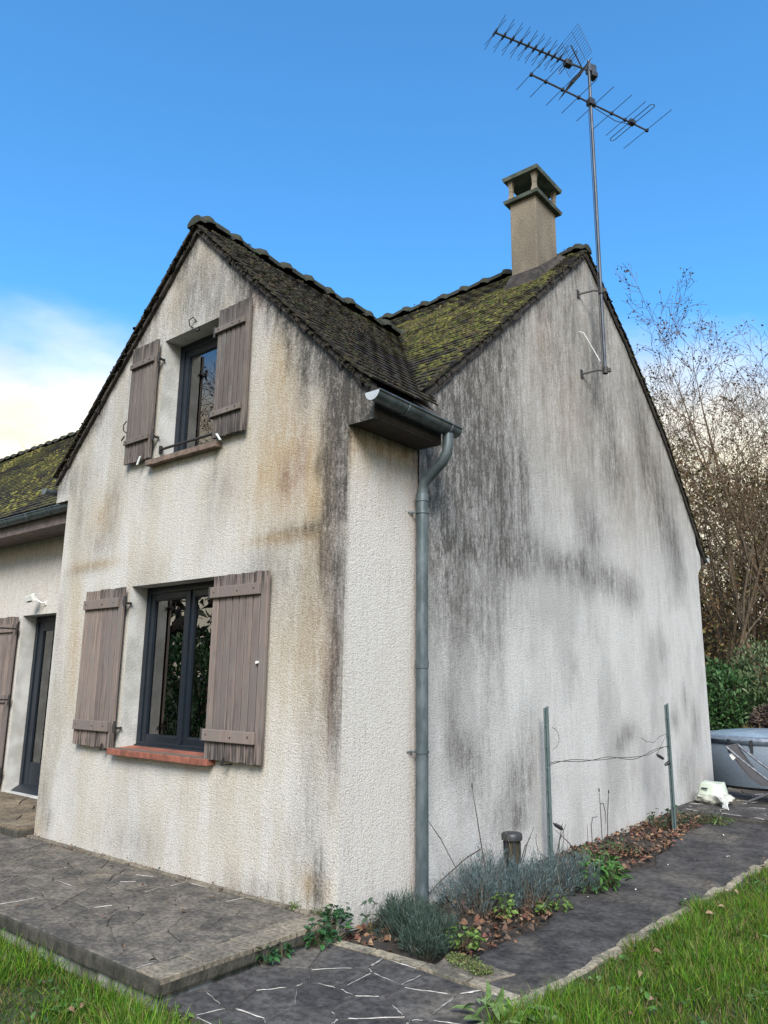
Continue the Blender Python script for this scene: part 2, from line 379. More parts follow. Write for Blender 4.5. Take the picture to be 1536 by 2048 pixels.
# terrace: concrete slab with a lip, crazy paving bedded in it
terrace = tag(MB().box(-10.5, -.004, -1.325, -.002, -.085, -.0055).build('terrace', 'slab_edge', bevel=.012), kind='structure')
MB().box(-10.5, -.045, -1.285, -.002, -.6, -.0855).build('foundation', 'foundation', terrace)
tb = [(-10.4, -1.27), (-.235, -1.31), (-.235, -.075), (-10.4, -.075)]
tpts = scatter(-6.3, -.2, -1.33, -.06, .225, rs, jit=.5)
tcells = [c for c in voronoi([(-6.2, -1.315), (-.235, -1.315), (-.205, -.078), (-6.2, -.078)], tpts, .006)]
for c in tcells: stone(c, 0.0, .03, terrace, 'paving_terrace', rs)
y = -1.318
while y < -.03:                      # paler edging stones along the open end
    y2 = min(y+rs.uniform(.24, .42), -.012); stone([(-.222, y+.005), (-.004, y+.005), (-.004, y2-.005), (-.195, y2-.005)], .004, .03, terrace, 'paving_border', rs); y = y2
x = -6.2
while x < -.2:                       # mortar strip at the wall foot
    x2 = min(x+rs.uniform(.3, .75), -.2); stone([(x+.004, -.066+rs.uniform(-.01, .012)), (x2-.004, -.066+rs.uniform(-.01, .012)), (x2-.004, -.005), (x+.004, -.005)], .008, .03, terrace, 'paving_border', rs, wob=.008); x = x2
grout_lines(tcells, .0015, .05, rs, terrace, .0007, .0020, sel=lambda x, y: x > -2.6)
# door landing, one step up
landing = tag(MB().box(-10.5, -4.012, -.16, .846, -.013, .062).build('landing', 'slab_edge', bevel=.012), kind='structure')
lc = voronoi([(-9, -.15), (-4.02, -.15), (-4.02, .84), (-9, .84)], scatter(-9, -4, -.15, .85, .3, rs), .012)
for c in lc: stone(c, .085, .03, landing, 'paving_landing', rs)
# lower path in front of the bed and along the gable
path = tag(MB().box(.004, 1.46, -1.31, -.03, -.4, -.1045).build('path', 'joint'), kind='structure')
pc = voronoi([(.012, -1.305), (1.44, -1.305), (1.42, -.16), (.012, -.085)], scatter(.02, 1.5, -1.3, -.06, .27, rs), .007)
for c in pc: stone(c, -.10, .03, path, 'paving_path', rs, bev=.005)
grout_lines(pc, -.098, .45, rs, path, .0005, .0017)
grout_lines(pc, -.0975, .10, rs, path, .0018, .0032)
for (a, b) in (((.02, -.072), (.37, -.045)), ((.38, -.043), (.74, -.03)), ((.75, -.03), (1.06, -.05)), ((1.07, -.05), (1.38, -.09))):   # pale kerb stones against the bed
    stone([(a[0], a[1]-.075), (b[0], b[1]-.085), b, a], -.088, .05, path, 'paving_edge', rs, wob=.012)
stone([(.79, -.018), (1.13, -.04), (1.21, .16), (.74, .18)], -.092, .05, path, 'paving_border', rs)
def path_strip():                    # side path: one worn asphalt-like sheet, uneven edges
    mb = MB(); ny, nx = 90, 14; vs = []
    for j in range(ny+1):
        y = -.085+7.0*j/ny
        bl = .78+.10*math.sin(y*2.3)+.05*math.sin(y*6.1+1); bl = bl if y < 2.3 else bl-(min(y, 5.5)-2.3)*.075
        bl = max(bl, .36); br = 1.43+.045*y+.03*math.sin(y*3.7)
        for i in range(nx+1):
            x = bl+(br-bl)*i/nx; vs.append((x, y, -.099+.006*math.sin(x*9+y*4)+.004*math.sin(y*13+x*5)-.03*(i == 0 or i == nx)))
    mb.add(vs, [(j*(nx+1)+i, j*(nx+1)+i+1, (j+1)*(nx+1)+i+1, (j+1)*(nx+1)+i) for j in range(ny) for i in range(nx)])
    return mb.build('asphalt_strip', 'paving_path', path, smooth=True)
path_strip()
y = -.30                             # pale concrete edging between path and lawn
while y < 6.2:
    y2 = y+rs.uniform(.12, .34); e = 1.445+.045*y; e2 = 1.445+.045*y2; j = rs.uniform(-.015, .012); wn = .055-.004*y
    stone([(e-wn+j+rs.uniform(-.015, .015), y+.001), (e+.03+j, y+.001), (e2+.03+j, y2-.001), (e2-wn+j+rs.uniform(-.015, .015), y2-.001)], -.0965+rs.uniform(-.004, .002), .12, path, 'paving_edge', rs, wob=.022, bev=.007); y = y2
# planting bed soil
def bed():
    mb = MB(); ny, nx = 100, 12; vs = []
    for j in range(ny+1):
        y = -.06+6.2*j/ny
        for i in range(nx+1):
            x = .001+(1.0 if y < 2.6 else 1.0-(y-2.6)*.12)*i/nx
            vs.append((x, y, -.112+.02*math.sin(x*7+y*3)*math.sin(y*5)+.012*math.sin(x*23+y*17)-.05*(i/nx)**3))
    mb.add(vs, [(j*(nx+1)+i, j*(nx+1)+i+1, (j+1)*(nx+1)+i+1, (j+1)*(nx+1)+i) for j in range(ny) for i in range(nx)])
    return tag(mb.build('flower_bed', 'soil', smooth=True), kind='structure')
bed()
# rear terrace behind the bed
rear = tag(MB().prism([(.005, 6.05, -.145), (3.6, 5.72, -.145), (3.6, 11.2, -.145), (-6, 11.2, -.145), (-6, 7.96, -.145), (.005, 7.96, -.145)], (0, 0, .08)).build('rear_terrace', 'slab_edge', bevel=.012), kind='structure')
rc = voronoi([(.02, 6.1), (3.5, 5.78), (3.5, 9.6), (.02, 9.6)], scatter(0, 3.5, 5.8, 9.6, .36, rs), .012)
for c in rc: stone(c, -.05, .03, rear, 'paving_path', rs)
grout_lines(rc, -.048, .3, rs, rear, .006, .011)
# ------------------------------------------------------------------ the house
house = empty('house', (0, 0, 0), 'weathered render house with mossy tiled roofs and brown wooden shutters', 'house')
WS, WA = .96, 5.78                   # wing roof: slope, apex of the tile surface (x = -2)
MS, MA, MY = .865, 6.86, 4.31        # main roof: slope, apex, ridge line
def zw(x): return WA-WS*abs(x+2)
BK = [(4.31, 6.86), (5.5, 6.08), (6.75, 5.08), (7.7, 4.08), (8.3, 3.42)]
def zm(y):
    if y <= MY: return MA-MS*(MY-y)
    for (a, za), (b, zb) in zip(BK, BK[1:]):
        if y <= b: return za+(zb-za)*(y-a)/(b-a)
    return BK[-1][1]-(y-8.3)*1.1

def lines(a, b, step, extra):
    l = list(np.linspace(a, b, max(2, int(round((b-a)/step))+1)))
    for e in extra:
        l = [q for q in l if abs(q-e) > step*.3 or q in (a, b) and abs(q-e) > 1e-6]; l.append(e)
    return sorted(set(round(q, 5) for q in l if a-1e-6 <= q <= b+1e-6))
def wall(name, mat, fixed, ax, u0, u1, z0, z1, holes=(), drop=None, clips=(), step=.045, extra_u=(), extra_z=(), stain_shade=None, flip=False, label=None):
    us = lines(u0, u1, step, [h[0] for h in holes]+[h[1] for h in holes]+list(extra_u)); zs = lines(z0, z1, step, [h[2] for h in holes]+[h[3] for h in holes]+list(extra_z))
    vs = []; fs = []; nu = len(us)
    for z in zs:
        for u in us: vs.append((u, fixed, z) if ax == 'y' else (fixed, u, z))
    for j in range(len(zs)-1):
        for i in range(nu-1):
            uc, zc = (us[i]+us[i+1])/2, (zs[j]+zs[j+1])/2
            if any(h[0] < uc < h[1] and h[2] < zc < h[3] for h in holes) or (drop and drop(uc, zc)): continue
            f = (j*nu+i, j*nu+i+1, (j+1)*nu+i+1, (j+1)*nu+i); fs.append(f[::-1] if flip else f)
    me = bpy.data.meshes.new(name); me.from_pydata(vs, [], fs)
    bm = bmesh.new(); bm.from_mesh(me)
    for co, no in clips: bmesh.ops.bisect_plane(bm, geom=bm.verts[:]+bm.edges[:]+bm.faces[:], plane_co=co, plane_no=no, clear_outer=True)
    bmesh.ops.delete(bm, geom=[v for v in bm.verts if not v.link_faces], context='VERTS')
    bm.to_mesh(me); bm.free()
    n = len(me.vertices); co = np.zeros(n*3, np.float32); me.vertices.foreach_get('co', co); co = co.reshape(-1, 3)
    a = np.zeros((n, 4), np.float32); a[:, 3] = 1
    if stain_shade is not None: a[:, :3] = np.clip(stain_shade(co[:, 0 if ax == 'y' else 1].astype(float), co[:, 2].astype(float)), 0, 1)
    ca = me.color_attributes.new('stain_shade', 'FLOAT_COLOR', 'POINT'); ca.data.foreach_set('color', a.ravel())
    me.materials.append(MAT[mat]); o = link(bpy.data.objects.new('wall', me), house)
    if label: o['label'] = label
    return o
def sstep(x, a, b):
    t = np.clip((x-a)/(b-a), 0, 1); return t*t*(3-2*t)
def wob(u, f, ph): return np.sin(u*f+ph)+.6*np.sin(u*f*2.3+ph*1.7+1)+.4*np.sin(u*f*5.1+ph*.6)
def blobs(u, z, lst, ax, val):
    o = np.zeros((len(u), 3))
    for (pu, pv, ru, rz, amp, ch) in lst:
        p = pix(pu, pv, ax, val); c = p[0 if ax == 1 else 1]
        o[:, ch] += amp*(1.3 if ax == 0 else (1.2, 1.6, 1.4)[ch])*np.exp(-((u-c)/ru)**2-((z-p[2])/rz)**2)
    return o
def soft(s):
    s[:, 0] = .97*(1-np.exp(-1.6*np.clip(s[:, 0], 0, 9))); return s
def stainA(x, z):
    s = blobs(x, z, [
        # right corner and under the right verge (0 black, 1 ochre, 2 red-brown)
        (612, 720, .08, .34, .9, 0), (650, 715, .13, .22, .9, 0), (690, 760, .12, .2, .8, 0), (660, 1090, .12, .35, .62, 0), (668, 1250, .07, .6, .30, 0), (672, 1420, .06, .5, .28, 0), (600, 1180, .25, .45, .18, 0), (625, 1500, .12, .8, .16, 0),
        (665, 1350, .07, .55, .55, 2), (655, 1120, .10, .25, .40, 2), (572, 955, .08, .16, .50, 2), (603, 925, .06, .22, .50, 2), (520, 585, .22, .18, .65, 2), (560, 625, .2, .16, .4, 0), (500, 560, .12, .14, .45, 0),
        (580, 900, .40, .65, .42, 1), (640, 1000, .16, .45, .40, 1), (520, 960, .35, .30, .22, 1), (560, 720, .22, .35, .30, 1), (640, 1260, .2, .5, .28, 1), (590, 1330, .3, .6, .22, 1),
        # string course at the upper floor
        (190, 1130, .42, .05, .50, 1), (560, 1075, .38, .05, .45, 1), (600, 1062, .28, .07, .32, 0), (640, 1050, .12, .04, .4, 0), (170, 1140, .35, .05, .2, 0),
        # upper gable greys
        (405, 560, .30, .35, .34, 0), (440, 610, .2, .25, .25, 0), (370, 620, .22, .3, .18, 0), (300, 680, .2, .4, .15, 0), (345, 600, .3, .25, .16, 1), (430, 500, .2, .2, .2, 1),
        # left part
        (205, 1035, .22, .28, .38, 1), (225, 1010, .15, .3, .22, 0), (160, 1020, .14, .5, .22, 0), (145, 1250, .10, .55, .28, 1), (120, 1240, .06, .35, .3, 2), (150, 1330, .10, .5, .30, 1), (110, 1450, .2, .6, .14, 0), (200, 1090, .25, .2, .2, 0), (140, 960, .2, .2, .3, 0),
        (300, 1150, .3, .15, .10, 0), (440, 980, .25, .35, .12, 0), (515, 1160, .25, .18, .22, 0), (530, 1120, .2, .3, .12, 0), (430, 925, .03, .18, .35, 0), (300, 960, .1, .25, .14, 0),
        (85, 1600, .12, .3, .25, 0), (75, 1660, .1, .12, .35, 1), (95, 1640, .08, .12, .3, 0), (260, 1690, .5, .16, .14, 0), (520, 1790, .5, .1, .20, 0), (637, 1770, .05, .16, .95, 0), (620, 1770, .10, .10, .45, 1), (655, 1790, .06, .1, .3, 1), (600, 1700, .3, .3, .10, 0)], 1, 0.0)
    # black column on the corner below the eave, broken off at the string course
    e = .045*wob(z, 3.1, .4)
    col = sstep(x, -.33+e, -.15+e)*sstep(z, 2.56, 2.66)*(1-sstep(z, 3.55, 4.3))
    s[:, 0] += col*1.15; s[:, 2] += col*.3
    s[:, 0] += sstep(x, -.14+e, -.03+e)*(1-sstep(z, 2.5, 2.64))*sstep(z, .5, 2.2)*.45
    # run-off under the tiles
    d = (5.68-WS*np.abs(x+2))-z
    rr = x > -2; k = np.where(rr, .34+.18*wob(x, 9, 1.), .16+.10*wob(x, 9, 2.))
    s[:, 0] += np.where(rr, 1.15, .7)*np.clip(1-d/np.clip(k, .05, 1), 0, 1)*np.where(rr, sstep(x, -1.8, -1.2), 1.0)
    s[:, 0] += np.clip(1-d/.09, 0, 1)*.7
    s[:, 0] += .06+.12*sstep(z, 2.7, 4.5); s[:, 1] += .10
    return soft(s)
def stainShadeB(y, z):
    o = np.zeros((len(y), 3)); o[:, 1] = .55*sstep(z, 2.85, 3.3)+.12*sstep(z, 2.2, 3.0)+.10*(1-sstep(y, 0, .12)); o[:, 0] = .45*sstep(z, 3.05, 3.33)+.55*(1-sstep(y, .0, .05))*sstep(z, 1.0, 3.2)+.12*(1-sstep(z, -.1, .25))  # stain deepening towards the soffit, partly the eave's shade painted into the colour
    o[:, 0] += .07; o[:, 1] += .13; o[:, 2] = .35*sstep(y, .72, .84)  # thin overall grime; redder towards the downpipe
    return o
def stainC(y, z):
    s = blobs(y, z, [
        (900, 960, .55, .75, .42, 0), (960, 900, .45, .8, .42, 0), (1010, 980, .28, .75, .40, 0), (880, 880, .3, .7, .45, 0), (930, 780, .4, .45, .40, 0), (1000, 720, .3, .45, .32, 0), (1050, 1000, .14, .7, .38, 0),
        (930, 1090, .7, .10, .40, 0), (1020, 1120, .5, .13, .40, 0), (1060, 1090, .35, .12, .3, 0), (900, 1190, .5, .45, .30, 0), (1000, 1180, .4, .4, .22, 0), (880, 1130, .3, .5, .2, 0), (940, 1250, .35, .4, .15, 0),
        (1160, 1140, .38, .22, .55, 0), (1215, 1160, .32, .20, .48, 0), (1260, 1185, .30, .22, .46, 0), (1110, 1130, .3, .15, .38, 0), (1180, 1060, .35, .28, .36, 0), (1230, 940, .4, .35, .36, 0),
        (1195, 700, .16, .60, .52, 0), (1212, 640, .12, .5, .34, 0), (1180, 780, .22, .5, .34, 0), (1140, 640, .25, .5, .26, 0), (1220, 840, .2, .5, .30, 0), (1240, 760, .2, .5, .22, 0), (1110, 700, .3, .6, .22, 0),
        (1290, 900, .28, .7, .42, 0), (1320, 1000, .28, .6, .40, 0), (1345, 1080, .25, .5, .34, 0), (1270, 800, .2, .5, .30, 0), (1360, 1130, .2, .4, .32, 0),
        (930, 1505, .20, .16, .42, 0), (905, 1430, .12, .4, .28, 0), (950, 1560, .22, .22, .26, 0), (1035, 1560, .26, .22, .40, 0), (1055, 1490, .2, .4, .24, 0), (1000, 1640, .25, .2, .30, 0), (1040, 1635, .12, .12, .55, 0), (975, 1360, .10, .6, .22, 0), (1000, 1300, .08, .6, .18, 0),
        (1255, 1465, .22, .12, .40, 0), (1240, 1490, .12, .10, .32, 0), (1350, 1440, .16, .16, .34, 0), (1370, 1400, .12, .25, .26, 0), (1325, 1300, .12, .2, .20, 0), (1390, 1450, .15, .3, .3, 0), (1370, 1540, .3, .3, .24, 0), (1150, 1330, .1, .1, .12, 0),
        (1130, 800, .5, .9, .14, 1), (1250, 1000, .5, .8, .12, 1), (1300, 950, .35, .7, .16, 1), (1090, 660, .25, .4, .18, 1), (1300, 1640, .2, .06, .3, 1), (1250, 1660, .2, .06, .25, 1)], 0, .012)
    d = (zm(0)+MS*np.minimum(y, MY)-.11)-z
    d = np.where(y > MY, np.interp(y, [b[0] for b in BK], [b[1] for b in BK])-.12-z, d)
    f = y < MY; k = np.where(f, .30+.30*(1-sstep(y, 1.4, 3.6))+.16*wob(y, 8, .7), .18+.08*wob(y, 7, .2)); k = np.clip(k, .05, 2)
    s[:, 0] += np.clip(1-d/k, 0, 1)*np.where(f, .80-.30*sstep(y, 2.6, 4.0), .30)
    s[:, 0] += np.clip(1-d/.10, 0, 1)*.6
    big = (1-sstep(y, 2.2+.12*wob(z, 2.2, .3), 2.75))*sstep(z, 2.35, 2.85)
    s[:, 0] += big*.20
    s[:, 0] += .22*sstep(z, 2.2, 4.2)+.05; s[:, 1] += .06+.22*sstep(z, 2.9, 4.6)
    return soft(s)
LO = (-2.664, -1.364, .885, 2.322); UPW = (-2.43, -1.53, 3.475, 4.692); DR = (-6.53, -5.52, .09, 2.285)
E1, E2 = -4.25, .25
nrm = lambda x, z: Vector((x, 0, z)).normalized()
wall('gable_wall', 'stucco_coarse', 0.0, 'y', E1, E2, -.16, 5.72, (LO, UPW), lambda u, z: (u < -4 or u > 0) and z < 3.33,
     [((-2, 0, 5.685), nrm(WS, 1)), ((-2, 0, 5.685), nrm(-WS, 1))], extra_u=(-4, 0), extra_z=(3.33,), stain_shade=stainA)
wall('side_wall', 'stucco_clean', 0.0, 'x', 0, .846, -.2, 3.36, stain_shade=stainShadeB, step=.05)
wall('main_gable', 'stucco_fine', .012, 'x', .845, 7.93, -.2, 6.78, stain_shade=stainC,
     clips=[((0, MY, MA-.105), Vector((0, -MS, 1)).normalized())]+[((0, b[0], b[1]-.115), Vector((0, -(c[1]-b[1])/(c[0]-b[0]), 1)).normalized()) for b, c in zip(BK, BK[1:])])
def stL(y, z):
    o = np.zeros((len(y), 3)); o[:, 0] = .25; o[:, 1] = .15; return o
wall('wing_left', 'stucco_coarse', -4.0, 'x', 0, .85, -.16, 3.5, stain_shade=stL, flip=True, step=.1)
def stF(x, z):
    o = np.zeros((len(x), 3)); o[:, 1] = .20+.2*sstep(z, 2.4, 3.3); o[:, 0] = .05+.30*sstep(z, 2.9, 3.4); return o
wall('front_left', 'stucco_clean', .85, 'y', -17, -4.001, -.2, 3.5, (DR,), stain_shade=stF, step=.12)
MB().box(-17, .0, 7.90, 7.925, -.2, 3.5).build('wall', 'reveal', house)
MB().prism([(-17.02, .85, -.2), (-17.02, 7.93, -.2), (-17.02, 7.93, 3.6), (-17.02, MY, 6.6), (-17.02, .85, 3.6)], (.02, 0, 0)).build('wall', 'reveal', house)
def quads(name, mat, *qs):
    m = MB()
    for q in qs: m.add(q, [(0, 1, 2, 3)])
    bmq = m.build(name, mat, house, fixn=False); return bmq
quads('wall_return', 'mortar', [(0, .845, -.2), (.012, .845, -.2), (.012, .845, 3.9), (0, .845, 3.9)])
MB().box(.0005, E2, .0005, .07, 3.3305, 3.53).build('eave_return', 'mortar', house)
MB().box(E1, -4.0005, .0005, .07, 3.3305, 3.53).build('eave_return', 'mortar', house)

# window and door reveals, sills, frames, panes
def reveal(h, y0, y1, z0off=0, name='reveal'):
    x0, x1, z0, z1 = h; mb = MB()
    mb.add([(x0, y0, z0), (x0, y1, z0), (x0, y1, z1), (x0, y0, z1)], [(0, 1, 2, 3)]); mb.add([(x1, y0, z0), (x1, y0, z1), (x1, y1, z1), (x1, y1, z0)], [(0, 1, 2, 3)])
    mb.add([(x0, y0, z1), (x0, y1, z1), (x1, y1, z1), (x1, y0, z1)], [(0, 1, 2, 3)]); mb.add([(x0, y0, z0), (x1, y0, z0), (x1, y1, z0), (x0, y1, z0)], [(0, 1, 2, 3)])
    return mb.build(name, 'reveal', house, fixn=False)
reveal(LO, 0, .34); reveal(UPW, 0, .34); reveal(DR, .85, 1.2)
def room(x0, x1, y0, y1, z0, z1, front=None):
    mb = MB(); mb.box(x0, x1, y0, y1, z0, z1); mb.f.pop(2)
    return mb.build('room', 'dark_room', house, fixn=False)
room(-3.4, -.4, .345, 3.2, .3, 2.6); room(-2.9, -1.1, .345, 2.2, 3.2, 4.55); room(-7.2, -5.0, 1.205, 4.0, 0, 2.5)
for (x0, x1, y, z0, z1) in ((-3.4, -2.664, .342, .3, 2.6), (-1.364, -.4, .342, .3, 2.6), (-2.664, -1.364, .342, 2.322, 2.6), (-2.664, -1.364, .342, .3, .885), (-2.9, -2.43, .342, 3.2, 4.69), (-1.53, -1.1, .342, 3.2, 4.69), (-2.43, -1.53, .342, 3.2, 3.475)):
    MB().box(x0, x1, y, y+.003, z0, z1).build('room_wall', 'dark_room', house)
def rect_frame(mb, x0, x1, z0, z1, w, y0, y1, wb=None):
    wb = wb or w; mb.box(x0, x0+w, y0, y1, z0, z1); mb.box(x1-w, x1, y0, y1, z0, z1); mb.box(x0+w, x1-w, y0, y1, z1-w, z1); mb.box(x0+w, x1-w, y0, y1, z0, z0+wb)
def window(h, y, sashes, fw, sw, name, label):
    x0, x1, z0, z1 = h; mb = MB(); rect_frame(mb, x0+.001, x1-.001, z0+.001, z1-.001, fw, y, y+.075)
    wd = mb.build('window', 'frame', house, bevel=.006); wd['label'] = label
    m2 = MB(); m2.box(x0+.004, x1-.004, y-.022, y+.02, z0+.002, z0+.035); m2.build('drip_rail', 'frame', wd, bevel=.005)
    a0, a1 = x0+fw-.008, x1-fw+.008; b0, b1 = z0+fw-.008, z1-fw+.008; k = (a1-a0)/sashes
    for i in range(sashes):
        s0, s1 = a0+k*i+(.001 if i else 0), a0+k*(i+1)-(.001 if i < sashes-1 else 0)
        m = MB(); rect_frame(m, s0, s1, b0, b1, sw, y+.012, y+.062); m.build('sash', 'frame', wd, bevel=.007)
        m = MB(); m.box(s0+sw-.012, s1-sw+.012, y+.033, y+.040, b0+sw-.012, b1-sw+.012); m.build('pane', 'glass', wd)
        m = MB(); rect_frame(m, s0+sw-.002, s1-sw+.002, b0+sw-.002, b1-sw+.002, .009, y+.022, y+.034); m.build('glazing_bead', 'frame', wd)
    if sashes == 2:
        m = MB(); m.box((a0+a1)/2-.022, (a0+a1)/2+.022, y-.004, y+.014, b0+.01, b1-.01); m.build('meeting_stile', 'frame', wd, bevel=.006)
    return wd
window(LO, .165, 2, .062, .068, 'window', 'ground floor two-sash window with dark anthracite frame')
window(UPW, .175, 1, .07, .075, 'window', 'attic window with dark anthracite frame under the gable')
# curtain in the lower room
mc = MB(); cv = []
for k in range(61):
    x = -3.02+.44*k/60; yy = .52+.02*math.sin(k*1.1)+.012*math.sin(k*.43)
    cv += [(x, yy, .72), (x, yy, 2.5)]
mc.add(cv, [(2*i, 2*i+2, 2*i+3, 2*i+1) for i in range(60)]); mc.build('curtain', 'curtain', house, smooth=True, fixn=False)
# door
dm = MB(); rect_frame(dm, DR[0]+.002, DR[1]-.002, DR[2]+.002, DR[3]-.002, .07, 1.03, 1.11); door = dm.build('door', 'frame', house, bevel=.006); door['label'] = 'dark anthracite glazed entrance door'
m = MB(); rect_frame(m, DR[0]+.066, DR[1]-.066, DR[2]+.05, DR[3]-.066, .13, 1.045, 1.10, .30); m.build('door_leaf', 'frame', door, bevel=.008)
m = MB(); m.box(DR[0]+.18, DR[1]-.18, 1.066, 1.074, DR[2]+.33, DR[3]-.18); m.build('pane', 'glass', door)
m = MB(); m.prism([(DR[0]+.004, .93, .091), (DR[0]+.004, 1.03, .15), (DR[0]+.004, 1.03, .091)], (DR[1]-DR[0]-.008, 0, 0)); m.build('threshold', 'frame', door)
# brick sills
def sill(x0, x1, n, zt, h, y0, y1, mat, drop, label):
    mb = MB(); mb.box(x0+.01, x1-.01, y0+.01, y1, zt-h+.004, zt-.006); s = mb.build('window_sill', 'sill_joint', house); s['label'] = label
    k = (x1-x0)/n; tpl = None
    for i in range(n):
        b = MB(); q = drop+rs.uniform(-.002, .002); a0, a1 = x0+k*i+.0025, x0+k*(i+1)-.0025; yf = y0+rs.uniform(-.004, .004)
        b.prism([(a0, yf, zt-q-h), (a0, yf, zt-q), (a0, y1, zt+.004), (a0, y1, zt-h)], (a1-a0, 0, 0)); b.build('brick', mat, s, bevel=.005)
sill(-2.72, -1.315, 13, .905, .05, -.085, .155, 'brick_red', .012, 'sill of orange-red bricks below the ground floor window')
sill(-2.50, -1.46, 9, 3.49, .05, -.075, .165, 'brick_brown', .010, 'sill of weathered brown bricks below the attic window')
# guard bar across the attic window
gb = MB().tube([(-2.43, .03, 3.60), (-1.53, .03, 3.60)], .013, 8).build('guard_bar', 'iron', house)
MB().obox((-2.425, .03, 3.60), (.018, 0, 0), (0, .014, 0), (0, 0, .035)).build('bar_bracket', 'iron', gb)

# shutters
def shutter(x0, x1, z0, z1, n, hinge_right, battens, bh, label, y=-.035, th=.030, frame_edge=0, wm='shutter_wood'):
    mb = MB(); mb.box(x0+.006, x1-.006, y-th+.016, y-.003, z0+.012, z1-.012); mb.cc = None; mb.c = [(1, 1, 1)]*len(mb.v)
    s = mb.build('shutter', 'shutter_back', house); s['label'] = label
    k = (x1-x0)/n
    for i in range(n):
        a, b = x0+k*i+.0052, x0+k*(i+1)-.0052; t0, t1 = z0+rs.uniform(-.004, .006), z1-rs.uniform(-.003, .008); yy = y-th+rs.uniform(-.0015, .0015)
        p = MB(); cols = []; zz = [t0, t0+.03, t0+.14, t0+.28, (t0+t1)/2, t1-.2, t1-.10, t1-.03, t1]; cc = [.0, .05, .30, .85, 1, .9, .35, .05, .0]
        for z, c in zip(zz, cc):
            p.v += [(a, y-.004, z), (a, yy+.003, z), (a+.003, yy, z), (b-.003, yy, z), (b, yy+.003, z), (b, y-.004, z)]; p.c += [(c, c, c)]*6
        m_ = len(zz)
        for j in range(m_-1):
            for q in range(6): p.f.append((j*6+q, j*6+(q+1) % 6, (j+1)*6+(q+1) % 6, (j+1)*6+q))
        p.f += [tuple(range(5, -1, -1)), tuple((m_-1)*6+q for q in range(6))]
        p.build('plank', wm, s)
    for (zb, xa, xb) in battens:
        p = MB(); p.box(xa, xb, y-th-.026, y-th-.0005, zb-bh/2, zb+bh/2); p.c = [(1, 1, 1)]*8; p.build('batten', wm, s, bevel=.005, fixn=True)
        hx = x1 if hinge_right else x0; d = 1 if hinge_right else -1
        p = MB(); p.box(min(hx, hx+d*.05), max(hx, hx+d*.05), y-th-.004, y-th+.004, zb-.022, zb+.022); p.tube([(hx+d*.035, y-th-.006, zb-.05), (hx+d*.035, y-th-.006, zb+.05)], .011, 8); p.box(hx+d*.035-.008, hx+d*.035+.008, y-th, .001, zb-.02, zb+.0)
        p.build('hinge', 'iron', s)
        for xx in (xa+.05, (xa+xb)/2+.04, xb-.06):
            p = MB(); p.tube([(xx, y-th-.0255, zb+rs.uniform(-.015, .015)), (xx, y-th-.029, zb)], .006, 6); p.build('bolt', 'iron', s)
    return s
s1 = shutter(-3.339, -2.682, .892, 2.312, 8, True, ((2.175, -3.325, -2.74), (1.075, -3.315, -2.735)), .088, 'weathered brown plank shutter left of the ground floor window')
s2 = shutter(-1.384, -.727, .892, 2.312, 8, False, ((2.175, -1.392, -.80), (1.075, -1.39, -.79)), .088, 'weathered brown plank shutter right of the ground floor window')
s3 = shutter(-2.884, -2.454, 3.507, 4.703, 7, True, ((4.50, -2.875, -2.48), (3.72, -2.875, -2.48)), .05, 'grey-brown plank shutter left of the attic window', wm='shutter_grey')
s4 = shutter(-1.538, -1.108, 3.507, 4.703, 7, False, ((4.50, -1.545, -1.15), (3.72, -1.545, -1.15)), .05, 'grey-brown plank shutter right of the attic window', wm='shutter_grey')
s5 = shutter(-7.56, -6.56, .13, 2.275, 10, True, ((2.12, -7.5, -6.62), (1.22, -7.5, -6.62), (.33, -7.5, -6.62)), .10, 'brown plank shutter beside the entrance door', y=.815)
for (x, z, a) in ((-2.60, 3.50, .5), (-1.42, 3.50, -.7)):
    MB().obox((x, -.078, z), (.012, 0, 0), (0, .006, 0), (math.sin(a)*.045, 0, math.cos(a)*.045)).build('shutter_stop', 'white_plastic', house, bevel=.004)
for (x, z) in ((-2.80, .885), (-1.12, .878)):
    m = MB(); m.tube([(x, .0, z-.01), (x, -.085, z-.01)], .006, 6); m.obox((x, -.09, z+.015), (.010, 0, 0), (0, .006, 0), (.01, 0, .03)); m.build('shutter_stop', 'iron', house)
m = MB(); m.tube([(-.80, -.066, 1.62), (-.80, -.085, 1.62)], .011, 10); m.build('shutter_knob', 'ceramic', house, smooth=.6)
m = MB(); m.tube([(-2.0, .0, 4.70), (-2.0, -.04, 4.71), (-2.0, -.05, 4.76), (-1.97, -.03, 4.79), (-1.95, 0, 4.75)], .006, 6); m.tube([(-1.95, .02, 4.68), (-1.95, .01, 4.66)], [.02, .012], 8); m.build('shutter_hook', 'iron', house)
m = MB(); m.tube([(-2.88, -.07, 3.95), (-2.91, -.08, 3.92), (-2.91, -.08, 3.86), (-2.87, -.07, 3.83)], .006, 6); m.tube([(-2.9, -.07, 3.80), (-2.96, -.06, 3.77)], .007, 6); m.build('shutter_latch', 'iron', house)
